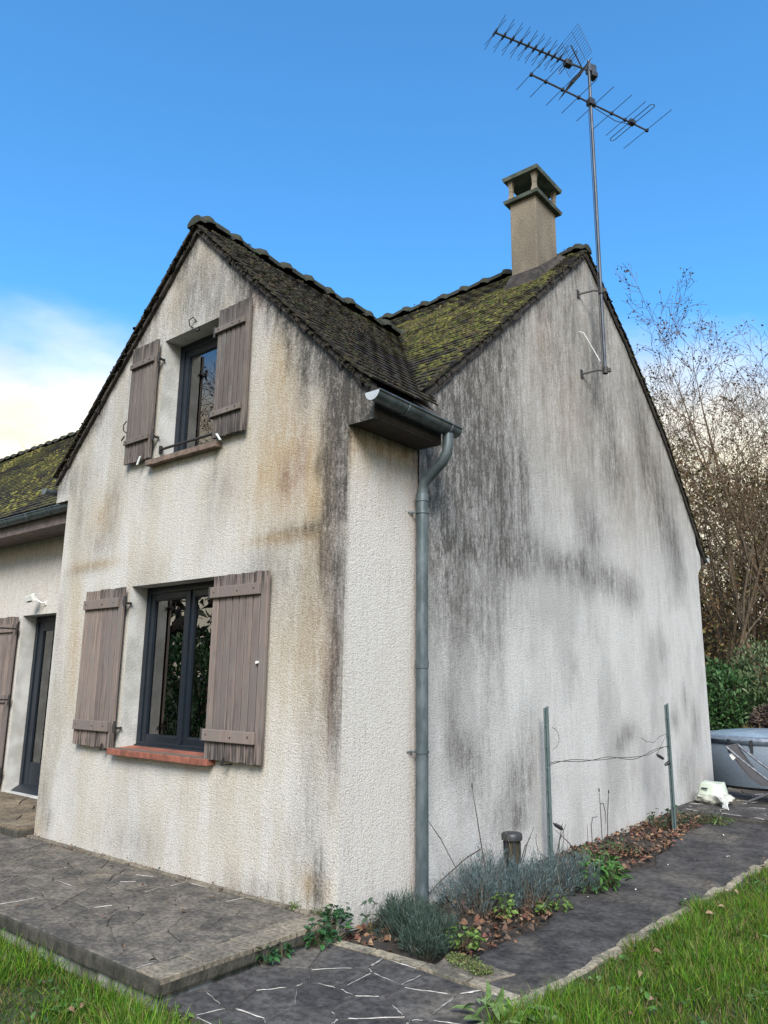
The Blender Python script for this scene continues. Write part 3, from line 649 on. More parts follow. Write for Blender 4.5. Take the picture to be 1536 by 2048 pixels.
# ------------------------------------------------------------------ roofs
deck = MB()
yw1 = 3.0
for sg, xe in ((1, .25), (-1, -4.25)):
    o = .055; t = .045
    deck.prism([(-2, -.035, WA-o), (xe, -.035, zw(xe)-o), (xe, -.035, zw(xe)-o-t), (-2, -.035, WA-o-t)], (0, .035+(.86 if sg > 0 else .45), 0))
    deck.prism([(-2, .0, WA-o), (sg*2.0-2, .0, zw(0)-o), (sg*2.0-2, .0, zw(0)-o-t), (-2, .0, WA-o-t)], (0, yw1, 0))
roof = deck.build('roof', 'mortar', house); roof['label'] = 'steep plain-tile roofs, dark on the wing and green with moss on the main slope'
d2 = MB()
def main_deck(x0, x1, y0):
    o = .055; pr = [(y0, zm(y0)-o), (MY, MA-o)]+[(a, b-o) for a, b in BK[1:]]
    poly = [(x0, a, b) for a, b in pr]+[(x0, a, b-.045) for a, b in pr[::-1]]
    n = len(pr); vs = poly+[(x1, a, b) for _, a, b in poly]; m = len(poly)
    fs = [(i, (i+1) % m, m+(i+1) % m, m+i) for i in range(m)]+[(i, i+1, m-2-i, m-1-i) for i in range(n-1)]+[(m+i, m+i+1, 2*m-2-i, 2*m-1-i) for i in range(n-1)]
    d2.add(vs, fs)
main_deck(.04, -1.9, .90); main_deck(-1.901, -4.1, 2.6); main_deck(-4.101, -17.2, .47)
d2.build('roof_boarding', 'mortar', roof)

TW, TL, TT, EX = .168, .26, .013, .107
def tile_mesh(wd, seed):
    r = random.Random(seed); mb = MB(); h = wd/2-.0015; xs = [-h, -h*.33, h*.33, h]
    lo = [r.uniform(-.004, .004) for _ in xs]; sag = [0, .003, .003, 0]
    top = [(x, lo[i], TT+sag[i]) for i, x in enumerate(xs)]+[(x, TL, TT*.9+sag[i]) for i, x in enumerate(xs)]
    bot = [(x, lo[i], sag[i]*.5) for i, x in enumerate(xs)]+[(x, TL, -.001) for i, x in enumerate(xs)]
    fs = [(0, 1, 5, 4), (1, 2, 6, 5), (2, 3, 7, 6), (8, 9, 1, 0), (9, 10, 2, 1), (10, 11, 3, 2), (8, 0, 4, 12), (3, 11, 15, 7), (12, 13, 9, 8), (13, 14, 10, 9), (14, 15, 11, 10)]
    mb.add(top+bot, fs); me = mb.mesh('roof_tile'); me.materials.append(MAT['roof_tile']); return me, mb
TM = [tile_mesh(TW, k) for k in range(5)]; TH = [tile_mesh(TW/2, k+9) for k in range(2)]
spots = []                           # (matrix, half?, distance measure, visible?)
rt_ = random.Random(21)
def lay(origin, along, upv, nrm_, ulen, slen, inside, u_off_fix=True, vis=True):
    ang = math.atan2(2.1*TT, TL)*1.0
    A, Uv, Nn = Vector(along).normalized(), Vector(upv).normalized(), Vector(nrm_).normalized(); O = Vector(origin)
    nc = int(slen/EX)
    for c in range(nc+1):
        s = c*EX; u = 0.0; half = bool(c % 2)
        while u < ulen:
            wd = TW/2 if half else TW; uc = u+wd/2; u += wd
            p = O+A*uc+Uv*(s+rt_.uniform(-.004, .004))+Nn*(-.022)
            q = p+Uv*.08
            if inside(q):
                tilt = ang+rt_.uniform(-.012, .016); yaw = rt_.uniform(-.018, .018)
                Y = (Uv*math.cos(tilt)-Nn*math.sin(tilt)); Z = (Nn*math.cos(tilt)+Uv*math.sin(tilt)); X = Y.cross(Z)
                Y2 = (Y*math.cos(yaw)+X*math.sin(yaw)); X2 = Y2.cross(Z)
                lift = Nn*(2.2*TT)
                pp = p+lift
                mt = Matrix(((X2.x, Y2.x, Z.x, pp.x), (X2.y, Y2.y, Z.y, pp.y), (X2.z, Y2.z, Z.z, pp.z), (0, 0, 0, 1)))
                spots.append((mt, half, vis, c))
            half = False
hw = math.hypot(1, WS); hm = math.hypot(1, MS)
yv = lambda z: (z-MA)/MS+MY
# wing, right slope (u runs into the picture from the verge)
lay((.262, -.062, zw(.262)), (0, 1, 0), (-1, 0, WS), (WS, 0, 1), 3.3, 2.262*hw-.235, lambda q: q.y < yv(zw(q.x))+.06 and not (q.x > .02 and q.y > .93))
# wing, left slope
lay((-4.262, -.062, zw(-4.262)), (0, 1, 0), (1, 0, WS), (-WS, 0, 1), 3.3, 2.262*hw-.235, lambda q: q.y < yv(zw(q.x))+.06, vis=False)
# main front slope, from the right verge leftwards
lay((.058, .47, zm(.47)), (-1, 0, 0), (0, 1, MS), (0, -MS, 1), 17.1, (MY-.47)*hm-.235, lambda q: (q.x < -4.30 or zm(q.y) > zw(q.x)-.06) and not (q.x > -4.2 and q.y < .80))
def score(mt):
    c = np.array(mt.translation)-CP; d = c@FW; u, v = 768+FPX*(c@RT)/d, 1024-FPX*(c@UP)/d
    nz = np.array([mt[0][2], mt[1][2], mt[2][2]]); cos = -(nz@c)/np.linalg.norm(c)
    if d < 0 or not (-60 < u < 1600) or cos < 0.02: return 0
    return cos/d**2
order = sorted(range(len(spots)), key=lambda i: -score(spots[i][0]) if spots[i][2] else 0)
single = set(order[:300])
sv_, sf_ = [], []
for i, (mt, half, vis, c) in enumerate(spots):
    me, mb = rt_.choice(TH if half else TM)
    if i in single:
        o = bpy.data.objects.new('roof_tile', me); link(o, roof); o.matrix_basis = mt
    else:
        b = len(sv_); sv_ += [tuple(mt @ Vector(q)) for q in mb.v]; sf_ += [tuple(b+k for k in f) for f in mb.f]
me = bpy.data.meshes.new('roof_tiles'); me.from_pydata(sv_, [], sf_); me.materials.append(MAT['roof_tile']); tag(link(bpy.data.objects.new('roof_tiles', me), roof), kind='stuff')
bs = MB()                            # back slope: long courses, unseen except for the verge
for (a, za), (b, zb) in zip(BK, BK[1:]):
    n = max(1, int(math.hypot(b-a, zb-za)/.12))
    for k in range(n):
        t0, t1 = k/n, (k+1.35)/n; y0, z0, y1, z1 = a+(b-a)*t0, za+(zb-za)*t0, a+(b-a)*t1, za+(zb-za)*t1
        bs.prism([(.058+rt_.uniform(-.008, .008), y0, z0-.045), (.058, y0, z0-.03), (.058, y1, z1+.006), (.058, y1, z1-.008)], (-17.2, 0, 0))
bs.build('back_courses', 'roof_tile', roof)
# verge mortar under the end tiles
vm = MB()
for sg in (1, -1):
    n = 22
    for k in range(n):
        t0, t1 = k/n, (k+1)/n; x0, x1 = -2+sg*2.24*t0, -2+sg*2.24*t1; j = rt_.uniform(0, .05)
        vm.prism([(x0, -.028, zw(x0)-.03), (x1, -.028, zw(x1)-.03), (x1, -.028, zw(x1)-.085-j), (x0, -.028, zw(x0)-.085-j*.4)], (0, .06, 0))
for k in range(34):
    t0, t1 = k/34, (k+1)/34; y0, y1 = .9+(MY-.9)*t0, .9+(MY-.9)*t1; j = rt_.uniform(0, .025)
    vm.prism([(.035, y0, zm(y0)-.03), (.035, y1, zm(y1)-.03), (.035, y1, zm(y1)-.11-j), (.035, y0, zm(y0)-.11-j)], (-.03, 0, 0))
for k in range(34):
    t0, t1 = k/34, (k+1)/34; y0, y1 = MY+(8.28-MY)*t0, MY+(8.28-MY)*t1; j = rt_.uniform(0, .02)
    vm.prism([(.035, y0, zm(y0)-.04), (.035, y1, zm(y1)-.04), (.035, y1, zm(y1)-.115-j), (.035, y0, zm(y0)-.115-j)], (-.03, 0, 0))
tag(vm.build('verge_mortar', 'mortar', roof), kind='stuff')
# ridge tiles: tapered half-round with a thick collar
def ridge_mesh(seed):
    r = random.Random(seed); mb = MB(); n = 9; prof = [(0, .100, .0), (.06, .102, .0), (.075, .115, .014), (.105, .126, .020), (.15, .128, .022), (.178, .114, .012), (.36, .108, .0)]
    vs = []
    for (l, rad, lift) in prof:
        for k in range(n):
            a = math.pi*(k/(n-1))*1.06-.09; jj = 1+r.uniform(-.05, .05)
            vs.append((math.cos(a)*rad*1.05*jj, l, math.sin(a)*rad*.80*jj+lift))
    for j in range(len(prof)-1):
        for k in range(n-1): mb.f.append((j*n+k, j*n+k+1, (j+1)*n+k+1, (j+1)*n+k))
    mb.v = vs; mb.f += [tuple(range(n-1, -1, -1)), tuple((len(prof)-1)*n+k for k in range(n))]
    me = mb.mesh('ridge_tile'); me.materials.append(MAT['ridge']); me.polygons.foreach_set('use_smooth', [True]*len(me.polygons)); me.set_sharp_from_angle(angle=.9); return me
t_, b_ = newmat('ridge'); g_ = N(t_, 'ShaderNodeNewGeometry'); n_ = noise(t_, g_.outputs['Position'], 9, 6, .6); n3_ = noise(t_, g_.outputs['Position'], 40, 4, .6)
c_ = MIX(t_, MR(t_, n_, .36, .58), (.020, .016, .013), (.026, .030, .014)); c_ = MIX(t_, MR(t_, n3_, .55, .7), c_, (.045, .044, .032))
L(t_, c_, b_.inputs['Base Color']); b_.inputs['Roughness'].default_value = .92; bump(t_, b_, n3_, 1.0, .012)
RM = [ridge_mesh(k) for k in range(4)]
y = -.075
while y < 2.95:
    place('ridge_tile', rt_.choice(RM), None, (-2+rt_.uniform(-.006, .006), y, WA-.035+rt_.uniform(-.012, .012)), (rt_.uniform(-.035, .035), 0, rt_.uniform(-.05, .05)), parent=roof); y += .335
x = .07
while x > -16.8:
    place('ridge_tile', rt_.choice(RM), None, (x, MY+rt_.uniform(-.006, .006), MA-.035+rt_.uniform(-.012, .012)), (0, rt_.uniform(-.03, .03), math.pi/2+rt_.uniform(-.03, .03)), parent=roof); x -= .345
# moss cushions
def cushions(pts, cols, name, parent, zs=(.35, .6), rr=(.012, .04)):
    r = np.random.default_rng(5); base = []
    for k in range(6): base.append((math.cos(k*math.pi/3), math.sin(k*math.pi/3), 0))
    for k in range(6): base.append((.66*math.cos(k*math.pi/3+.5), .66*math.sin(k*math.pi/3+.5), .72))
    base.append((0, 0, 1)); base = np.array(base)
    tf = [(k, (k+1) % 6, 6+k) for k in range(6)]+[((k+1) % 6, 6+(k+1) % 6, 6+k) for k in range(6)]+[(6+k, 6+(k+1) % 6, 12) for k in range(6)]
    tf = np.array(tf); n = len(pts); V = np.zeros((n, 13, 3)); Cc = np.zeros((n, 13, 3))
    for i, (p, A, Uv, Nn, sz) in enumerate(pts):
        q = base*(1+r.uniform(-.22, .22, (13, 1))); rx, ry, rz = sz*r.uniform(.7, 1.5), sz*r.uniform(.5, 1.0), sz*r.uniform(*zs)
        V[i] = np.array(p)+np.outer(q[:, 0]*rx, A)+np.outer(q[:, 1]*ry, Uv)+np.outer(q[:, 2]*rz-.15*rz, Nn)
        c = np.array(cols[r.integers(len(cols))])*r.uniform(.7, 1.25); Cc[i] = c
    F = (tf[None]+(np.arange(n)*13)[:, None, None]).reshape(-1, 3)
    return tag(tri_object(name, V.reshape(-1, 3), F, 'moss', parent, Cc.reshape(-1, 3), smooth=True), kind='stuff')
t_, b_ = vcol('moss', .95, .35, 60); bump(t_, b_, noise(t_, coords(t_), 220, 3), 1.0, .01)
from mathutils import noise as mnoise
mp_ = []
rm = random.Random(8)
def fr(p, s): return mnoise.noise(Vector(p)*s)
nMv = np.array((0, -MS, 1))/hm; uMv = np.array((0, 1, MS))/hm; nWv = np.array((WS, 0, 1))/hw; uWv = np.array((-1, 0, WS))/hw
tries = 0
while len(mp_) < 7500 and tries < 60000:
    tries += 1; xx, yy = rm.uniform(-2.6, .04), rm.uniform(.9, 4.25); z = zm(yy)
    if z < zw(xx)+.05: continue
    edge = 1 if xx < -.1 else .5
    f = fr((xx, yy, 3.), 1.6)*.6+fr((xx, yy*2.2, 1.), 4.5)*.6+.05+(.12 if 2.0 < yy < 3.6 else -.10)
    if rm.random()*.5 > f+.10: continue
    c = round((math.hypot(yy-.47, zm(yy)-zm(.47)))/EX)*EX+rm.uniform(-.004, .03)      # moss sits at the tile noses
    yy2 = .47+c/hm; mp_.append(((xx, yy2, zm(yy2)+.016), np.array((1., 0, 0)), uMv, nMv, rm.uniform(.012, .034)))
cushions(mp_, [(.070, .078, .014), (.105, .106, .020), (.135, .125, .026), (.075, .056, .026), (.052, .058, .014), (.09, .062, .030)], 'moss', roof)
mp_ = []
for _ in range(5200):
    xx, yy = rm.uniform(-1.95, .24), rm.uniform(-.03, 2.9)
    if yy > yv(zw(xx)): continue
    f = fr((xx, yy, 7.), 1.8)+fr((xx*2, yy, 9.), 5.)*.6
    if f < .02: continue
    c = round(((.262-xx)*hw)/EX)*EX+rm.uniform(-.004, .02); x2 = .262-c/hw
    mp_.append(((x2, yy, zw(x2)+.018), np.array((0, 1., 0)), uWv, nWv, rm.uniform(.012, .03)))
cushions(mp_, [(.022, .019, .012), (.036, .028, .015), (.026, .030, .010), (.055, .040, .024)], 'moss', roof, zs=(.5, .9))
mp_ = []
for _ in range(6500):
    xx, yy = rm.uniform(-15, -4.3), rm.uniform(.5, 4.2)
    f = fr((xx, yy, 3.), 1.1)+fr((xx, yy*2, 4.), 4)*.6+.15
    if f < rm.random()*.5: continue
    c = round((math.hypot(yy-.47, zm(yy)-zm(.47)))/EX)*EX+rm.uniform(-.004, .03); yy2 = .47+c/hm
    mp_.append(((xx, yy2, zm(yy2)+.016), np.array((1., 0, 0)), uMv, nMv, rm.uniform(.02, .05)))
cushions(mp_, [(.15, .14, .028), (.19, .17, .035), (.12, .09, .035), (.10, .10, .022)], 'moss', roof)
mp_ = []
for _ in range(420):                 # along the ridges
    if rm.random() < .6: xx = rm.uniform(-6, .0); mp_.append(((xx, MY+rm.uniform(-.09, .03), MA+rm.uniform(.0, .05)), np.array((1., 0, 0)), uMv, nMv, rm.uniform(.012, .03)))
    else: yy = rm.uniform(-.05, 2.9); mp_.append(((-2+rm.uniform(-.05, .08), yy, WA+rm.uniform(.0, .05)), np.array((0, 1., 0)), uWv, nWv, rm.uniform(.012, .028)))
cushions(mp_, [(.035, .045, .012), (.055, .062, .02), (.03, .03, .016)], 'moss', roof)

mp_ = []                             # dark cushions clinging to the verges
for _ in range(900):
    t = rm.random()
    if t < .4: xx = rm.uniform(-1.95, .24); mp_.append(((xx, -.045+rm.uniform(-.012, .03), zw(xx)-rm.uniform(-.012, .085)), np.array((0, 1., 0)), uWv, nWv, rm.uniform(.008, .022)))
    elif t < .65: xx = rm.uniform(-4.2, -2.05); mp_.append(((xx, -.045+rm.uniform(-.012, .03), zw(xx)-rm.uniform(-.022, .085)), np.array((0, 1., 0)), np.array((1, 0, WS))/hw, np.array((-WS, 0, 1))/hw, rm.uniform(.010, .026)))
    elif t < .88: yy = rm.uniform(.9, 4.3); mp_.append(((.045+rm.uniform(-.03, .012), yy, zm(yy)-rm.uniform(-.012, .11)), np.array((1., 0, 0)), uMv, nMv, rm.uniform(.010, .028)))
    else: yy = rm.uniform(4.35, 8.2); mp_.append(((.045+rm.uniform(-.03, .012), yy, zm(yy)-rm.uniform(-.02, .09)), np.array((1., 0, 0)), np.array((0, -1, .9))/1.345, np.array((0, .9, 1))/1.345, rm.uniform(.012, .03)))
cushions(mp_, [(.022, .020, .012), (.034, .028, .018), (.026, .030, .012), (.04, .03, .02)], 'moss', roof, zs=(.6, 1.1))

# ------------------------------------------------------------------ eaves, gutters, downpipe
sb = MB(); sb.box(.001, .245, .071, .828, 3.335, 3.352); sb.box(.228, .247, .071, .828, 3.353, 3.50); sb.box(.001, .228, .812, .828, 3.353, 3.50); sb.build('soffit', 'fascia', house, bevel=.003)
sb = MB(); sb.box(-4.245, -4.001, .071, .45, 3.335, 3.352); sb.box(-4.247, -4.228, .071, .45, 3.353, 3.5); sb.build('soffit', 'fascia', house)
sb = MB(); sb.box(-17, -4.02, .47, .848, 3.27, 3.29); sb.box(-17, -4.02, .45, .47, 3.27, 3.44); sb.build('soffit', 'fascia_pink', house)
sb = MB(); sb.box(-17, -.02, 7.94, 8.2, 3.29, 3.31); sb.box(-17, .02, 8.2, 8.22, 3.29, 3.42); sb.build('soffit', 'fascia', house)
MB().prism([(.0, 7.931, 3.10), (.0, 8.14, 3.24), (.0, 8.14, 3.42), (.0, 7.931, 3.62)], (-.06, 0, 0)).build('eave_return', 'reveal', house)
def gutter(a, b, r, name='gutter', capa=True, capb=True):
    a, b = Vector(a), Vector(b); d = (b-a).normalized(); sd = Vector((d.y, -d.x, 0)); n = 12; mb = MB(); vs = []
    for p in (a, b):
        for rad in (r, r-.004):
            for k in range(n+1):
                q = math.pi*k/n; vs.append(p+sd*math.cos(q)*rad-Vector((0, 0, 1))*math.sin(q)*rad)
    m = n+1; fs = []
    for k in range(n): fs += [(k, k+1, 2*m+k+1, 2*m+k), (m+k, 3*m+k, 3*m+k+1, m+k+1)]
    fs += [(0, 2*m, 3*m, m), (n, m+n, 3*m+n, 2*m+n)]; fs += [(k, m+k, m+k+1, k+1) for k in range(n)]+[(2*m+k, 2*m+k+1, 3*m+k+1, 3*m+k) for k in range(n)]
    mb.add(vs, fs); mb.tube([a+sd*(r+.004)+Vector((0, 0, .002)), b+sd*(r+.004)+Vector((0, 0, .002))], .008, 8)
    g = mb.build(name, 'zinc', house, smooth=.6)
    for p, on, s in ((a, capa, -1), (b, capb, 1)):
        if on:
            c = MB(); vs = [p+sd*math.cos(math.pi*k/n)*(r+.002)-Vector((0, 0, 1))*math.sin(math.pi*k/n)*(r+.002) for k in range(n+1)]; c.prism(vs, d*s*.004); c.build('end_cap', 'zinc_pale' if s < 0 else 'zinc', g)
    L_ = (b-a).length; k = .35
    while k < L_-.1:
        p = a+d*k; c = MB(); c.tube([p+sd*math.cos(math.pi*q/8)*(r+.004)-Vector((0, 0, 1))*math.sin(math.pi*q/8)*(r+.004) for q in range(9)], .006, 4); c.build('gutter_bracket', 'zinc', g); k += .55
    return g
gutter((.325, -.115, 3.478), (.325, .915, 3.466), .062)
# wing left gutter and main front gutter (outer side faces away from the wall)
gutter((-4.32, .42, 3.47), (-4.32, -.11, 3.478), .058, capb=True)
gutter((-17, .40, 3.44), (-4.03, .40, 3.46), .07)
gutter((.06, 8.33, 3.40), (-17, 8.33, 3.40), .06)
dp = MB(); dp.tube([(.325, .81, 3.41), (.325, .81, 3.33), (.315, .81, 3.26), (.27, .81, 3.19), (.16, .805, 3.10), (.10, .80, 3.05), (.078, .80, 2.98), (.078, .80, 2.86)], .044, 14)
dp.tube([(.078, .80, 2.90), (.078, .80, 1.70), (.08, .80, .9), (.082, .80, -.16)], .047, 16)
dpo = dp.build('downpipe', 'zinc', house, smooth=.7)
for z in (2.92, 1.62, .02): MB().tube([(.078, .80, z-.03), (.078, .80, z+.03)], .0525, 16).build('collar', 'zinc', dpo, smooth=.6)
for z in (2.80, .98):
    c = MB(); c.tube([(.078, .80, z-.009), (.078, .80, z+.009)], .054, 16); c.tube([(.02, .765, z), (-.0, .75, z)], .008, 6); c.tube([(.05, .755, z), (.0, .715, z)], .006, 6); c.build('pipe_clip', 'zinc', dpo, smooth=.6)

# ------------------------------------------------------------------ chimney
ch = MB(); ch.prism([(-.587, 3.51, 5.9), (-.233, 3.51, 5.9), (-.233, 4.04, 5.9), (-.587, 4.04, 5.9)], (0, 0, 1.40)); cho = ch.build('chimney', 'concrete_chimney', house, bevel=.012)
cho['label'] = 'tan roughcast chimney with slab cap on baluster posts'
fl = MB(); y0 = 3.42; fl.add([(-.66, 3.40, zm(3.40)+.015), (-.17, 3.40, zm(3.40)+.015), (-.22, 3.495, zm(3.5)+.16), (-.60, 3.495, zm(3.5)+.16)], [(0, 1, 2, 3)])
fl.add([(-.17, 3.40, zm(3.40)+.015), (-.14, 4.10, zm(4.10)+.02), (-.215, 4.06, zm(4.06)+.10), (-.215, 3.495, zm(3.5)+.16)], [(0, 1, 2, 3)])
fl.add([(-.66, 3.40, zm(3.40)+.015), (-.60, 3.495, zm(3.5)+.16), (-.605, 4.06, zm(4.06)+.10), (-.68, 4.10, zm(4.10)+.02)], [(0, 1, 2, 3)])
fl.build('mortar_fillet', 'mortar', cho, fixn=True)
def slab(z, ov, th, tilt, name='cap_slab'):
    mb = MB(); x0, x1, y0, y1 = -.60-ov, -.22+ov, 3.50-ov, 4.06+ov
    mb.add([(x0, y0, z), (x1, y0, z), (x1, y1, z), (x0, y1, z), (x0-.012, y0-.012, z+th), (x1+.012, y0-.012, z+th), (x1+.012, y1+.012, z+th), (x0-.012, y1+.012, z+th), (-.41, 3.78, z+th+tilt)], [(3, 2, 1, 0), (0, 1, 5, 4), (1, 2, 6, 5), (2, 3, 7, 6), (3, 0, 4, 7), (4, 5, 8), (5, 6, 8), (6, 7, 8), (7, 4, 8)])
    return mb.build(name, 'slab_chimney', cho)
slab(7.30, .040, .04, .0); slab(7.615, .045, .045, .035)
for (x, y) in ((-.572, 3.527), (-.248, 3.527), (-.572, 4.028), (-.248, 4.028)):
    p = MB(); zs = [7.341, 7.37, 7.43, 7.475, 7.485, 7.50, 7.56, 7.614]; rs_ = [.056, .052, .034, .030, .036, .030, .038, .052]; p.tube([(x, y, z) for z in zs], rs_, 4, ph=math.pi/4); p.build('baluster', 'concrete_chimney', cho)
MB().box(-.50, -.32, 3.60, 3.96, 7.341, 7.36).build('flue', 'dark_room', cho)
# ------------------------------------------------------------------ aerial on its mast
simple('galv', (.075, .085, .10), (.045, .05, .06), .5, 20, metal=.4, stretch=(1,1,.3))
simple('alu_dark', (.085, .095, .11), (.05, .055, .065), .5, 20, metal=.5)
simple('plastic_black', (.018, .018, .02), (.03, .03, .03), .5, 20)
ant = empty('tv_aerial', (.235, 4.23, 5.09), 'tall television aerial mast with two rod antennas, bracketed to the gable wall', 'aerial')
mast = MB().tube([(.235, 4.235, 5.09), (.235, 4.235, 7.5), (.238, 4.22, 9.47)], [.021, .021, .019], 10).build('mast', 'galv', ant, smooth=.7)
MB().tube([(.214, 4.205, 5.12), (.216, 4.205, 7.0), (.214, 4.20, 8.6), (.25, 4.18, 9.2)], .005, 5).build('cable', 'plastic_black', ant)
for z in (5.13, 6.17):
    m = MB(); m.tube([(.012, 4.06, z-.05), (.16, 4.17, z), (.235, 4.235, z)], .013, 6); m.obox((.018, 4.055, z-.05), (.006, 0, 0), (0, .03, 0), (0, 0, .05)); m.tube([(.235, 4.235, z-.04), (.235, 4.235, z+.04)], .034, 10); m.obox((.26, 4.25, z), (.035, .01, 0), (-.006, .02, 0), (0, 0, .022)); m.build('wall_bracket', 'iron', ant)
MB().tube([(.016, 4.04, 5.62), (.06, 4.06, 5.60), (.10, 4.10, 5.50), (.15, 4.16, 5.36), (.19, 4.20, 5.25)], .006, 5).build('loose_wire', 'white_plastic', ant)
dv = Vector((.385, .923, 0)).normalized(); pv = Vector((dv.y, -dv.x, 0))
A0, A1 = Vector((-.15, 3.32, 8.834)), Vector((.629, 5.189, 8.834))
lb = MB().tube([A0, A1], .012, 8).build('boom', 'alu_dark', ant)
lb['label'] = 'long lower boom with straight rods and a folded dipole'
Lb = (A1-A0).length
def rod(parent, c, d, h, r=.0045, name='rod'): return MB().tube([c-d*h, c+d*h], r, 5).build(name, 'alu_dark', parent)
for s, h in ((.02, .30), (.25, .31), (.52, .32), (.79, .33), (1.06, .345), (1.36, .36), (1.60, .36), (Lb-.02, .43)):
    rod(lb, A0+dv*s+Vector((0, 0, .012)), pv, h); MB().obox(A0+dv*s, dv*.015, pv*.018, (0, 0, .018)).build('clip', 'plastic_black', lb)
c = A0+dv*1.72; hh, ww = .35, .035; loop = []
for k in range(9): a = math.pi*k/8-math.pi/2; loop.append(c+pv*(hh+ww*math.cos(a))+dv*(ww*math.sin(a)))
for k in range(9): a = math.pi*k/8+math.pi/2; loop.append(c+pv*(-hh+ww*math.cos(a))+dv*(ww*math.sin(a)))
MB().tube(loop+[loop[0]], .0055, 5).build('folded_dipole', 'alu_dark', lb)
MB().obox(c+Vector((0, 0, .01)), dv*.045, pv*.035, (0, 0, .03)).build('junction_box', 'plastic_black', lb, bevel=.008)
MB().tube([c-dv*.02-Vector((0, 0, .03)), c-dv*.3-Vector((0, 0, .09)), c-dv*.62-Vector((0, 0, .05)), c-dv*.80-Vector((0, 0, .02))], .005, 5).build('feed_cable', 'plastic_black', lb)
MB().obox((.237, 4.225, 8.834), dv*.045, pv*.04, (0, 0, .045)).build('mast_clamp', 'plastic_black', ant, bevel=.008)
d2 = Vector((.453, .891, 0)).normalized(); p2 = Vector((d2.y, -d2.x, 0)); B0, B1 = Vector((-.431, 2.976, 9.348)), Vector((.27, 4.355, 9.348)); Lu = (B1-B0).length
ub = MB().tube([B0, B1], .013, 8).build('boom', 'alu_dark', ant); ub['label'] = 'upper boom with crossed rods and a wire grid reflector'
s = .0; st = .128
while s < 1.03:
    h = .25-.05*s
    for sg in (1, -1):
        c = B0+d2*s; up = Vector((0, 0, .034*sg))
        rod(ub, c, (p2*h+up).normalized(), h, .0036)
    MB().obox(B0+d2*s, d2*.008, p2*.05, (0, 0, .016)).build('clip', 'plastic_black', ub); s += st; st *= .955
c = B0+d2*1.10; loop = []
for k in range(9): a = math.pi*k/8-math.pi/2; loop.append(c+p2*(.17+.02*math.cos(a))+Vector((0, 0, .028*math.sin(a))))
for k in range(9): a = math.pi*k/8+math.pi/2; loop.append(c+p2*(-.17+.02*math.cos(a))+Vector((0, 0, .028*math.sin(a))))
MB().tube(loop+[loop[0]], .0055, 5).build('folded_dipole', 'alu_dark', ub)
MB().obox(c-Vector((0, 0, .02)), d2*.05, p2*.04, (0, 0, .038)).build('junction_box', 'plastic_black', ub, bevel=.01)
hg = B0+d2*1.33
for sg in (1, -1):
    ax = (-d2*.50+Vector((0, 0, .866*sg))).normalized()
    g = MB()
    for k in range(12):
        q = hg+ax*(.05+.036*k); g.tube([q-p2*.235, q+p2*.235], .0028, 4)
    for q in (-.235, -.10, .10, .235): g.tube([hg+ax*.05+p2*q, hg+ax*.446+p2*q], .003, 4)
    tag(g.build('reflector_grid', 'alu_dark', ub), kind='stuff')
    MB().tube([hg, hg+ax*.33], .009, 6).build('grid_arm', 'plastic_black', ub)
MB().obox((.245, 4.27, 9.36), d2*.06, p2*.045, (0, 0, .06)).build('mast_clamp', 'galv', ant, bevel=.012)
MB().obox((.26, 4.29, 9.27), d2*.045, p2*.05, (0, 0, .035)).build('mast_clamp', 'plastic_black', ant, bevel=.01)

# ------------------------------------------------------------------ small things at the house
fl = empty('floodlight', (-6.02, .80, 2.46), 'small white floodlight on an arm above the entrance door', 'floodlight')
m = MB(); m.tube([(-5.95, .849, 2.42), (-5.965, .80, 2.42), (-6.02, .75, 2.46)], .010, 8); m.obox((-5.95, .842, 2.42), (.022, 0, 0), (0, .006, 0), (0, 0, .026)); m.build('arm', 'white_plastic', fl)
m = MB(); m.obox((-6.07, .71, 2.475), (.050, .014, .010), (-.007, .026, .011), (-.009, -.021, .038)); m.build('lamp_head', 'white_plastic', fl, bevel=.006)
m = MB(); m.obox((-6.08, .706, 2.442), (.040, .011, .007), (-.006, .020, .009), (0, -.002, .006)); m.build('lens', 'plastic_black', fl)
m = MB(); m.obox((-6.045, .74, 2.53), (.034, .008, .0), (-.004, .022, .0), (0, 0, .006)); m.build('sensor', 'white_plastic', fl, bevel=.003)

simple('post_paint', (.085, .118, .120), (.06, .085, .085), .5, 18, .001, metal=.2, stretch=(1,1,.3))
def post(x, y, lx, ly, h, label):
    o = empty('metal_post', (x, y, -.15), label, 'post', 'painted metal posts standing in the bed'); m = MB(); r = .024
    prof = [(-r, -.004), (-.006, -.004), (-.006, -r*1.2), (.006, -r*1.2), (.006, -.004), (r, -.004), (r, .004), (-r, .004)]; a = .7; ca, sa = math.cos(a), math.sin(a)
    bot = [(x+px*ca-py*sa, y+px*sa+py*ca, -.3) for px, py in prof]; top = [(x+lx+px*ca-py*sa, y+ly+px*sa+py*ca, h+(.02 if px > 0 else 0)) for px, py in prof]; n = len(prof)
    m.add(bot+top, [tuple(range(n-1, -1, -1)), tuple(range(n, 2*n))]+[(i, (i+1) % n, n+(i+1) % n, n+i) for i in range(n)]); m.build('shaft', 'post_paint', o)
    for k in range(6):
        z = .15+k*.19; t = (z+.3)/(h+.3); MB().obox((x+lx*t+.012, y+ly*t-.02, z), (.006, .004, 0), (-.004, .008, 0), (0, 0, .008)).build('notch', 'post_paint', o)
    return o
P1, P2 = (.135, 2.655), (.45, 4.96)
post(*P1, .0, .0, 1.25, 'painted metal post near the lavender bush'); post(*P2, -.01, .02, 1.24, 'painted metal post near the rear terrace')
simple('wire', (.035, .03, .027), (.06, .05, .04), .6, 20)
wr = MB(); n = 26
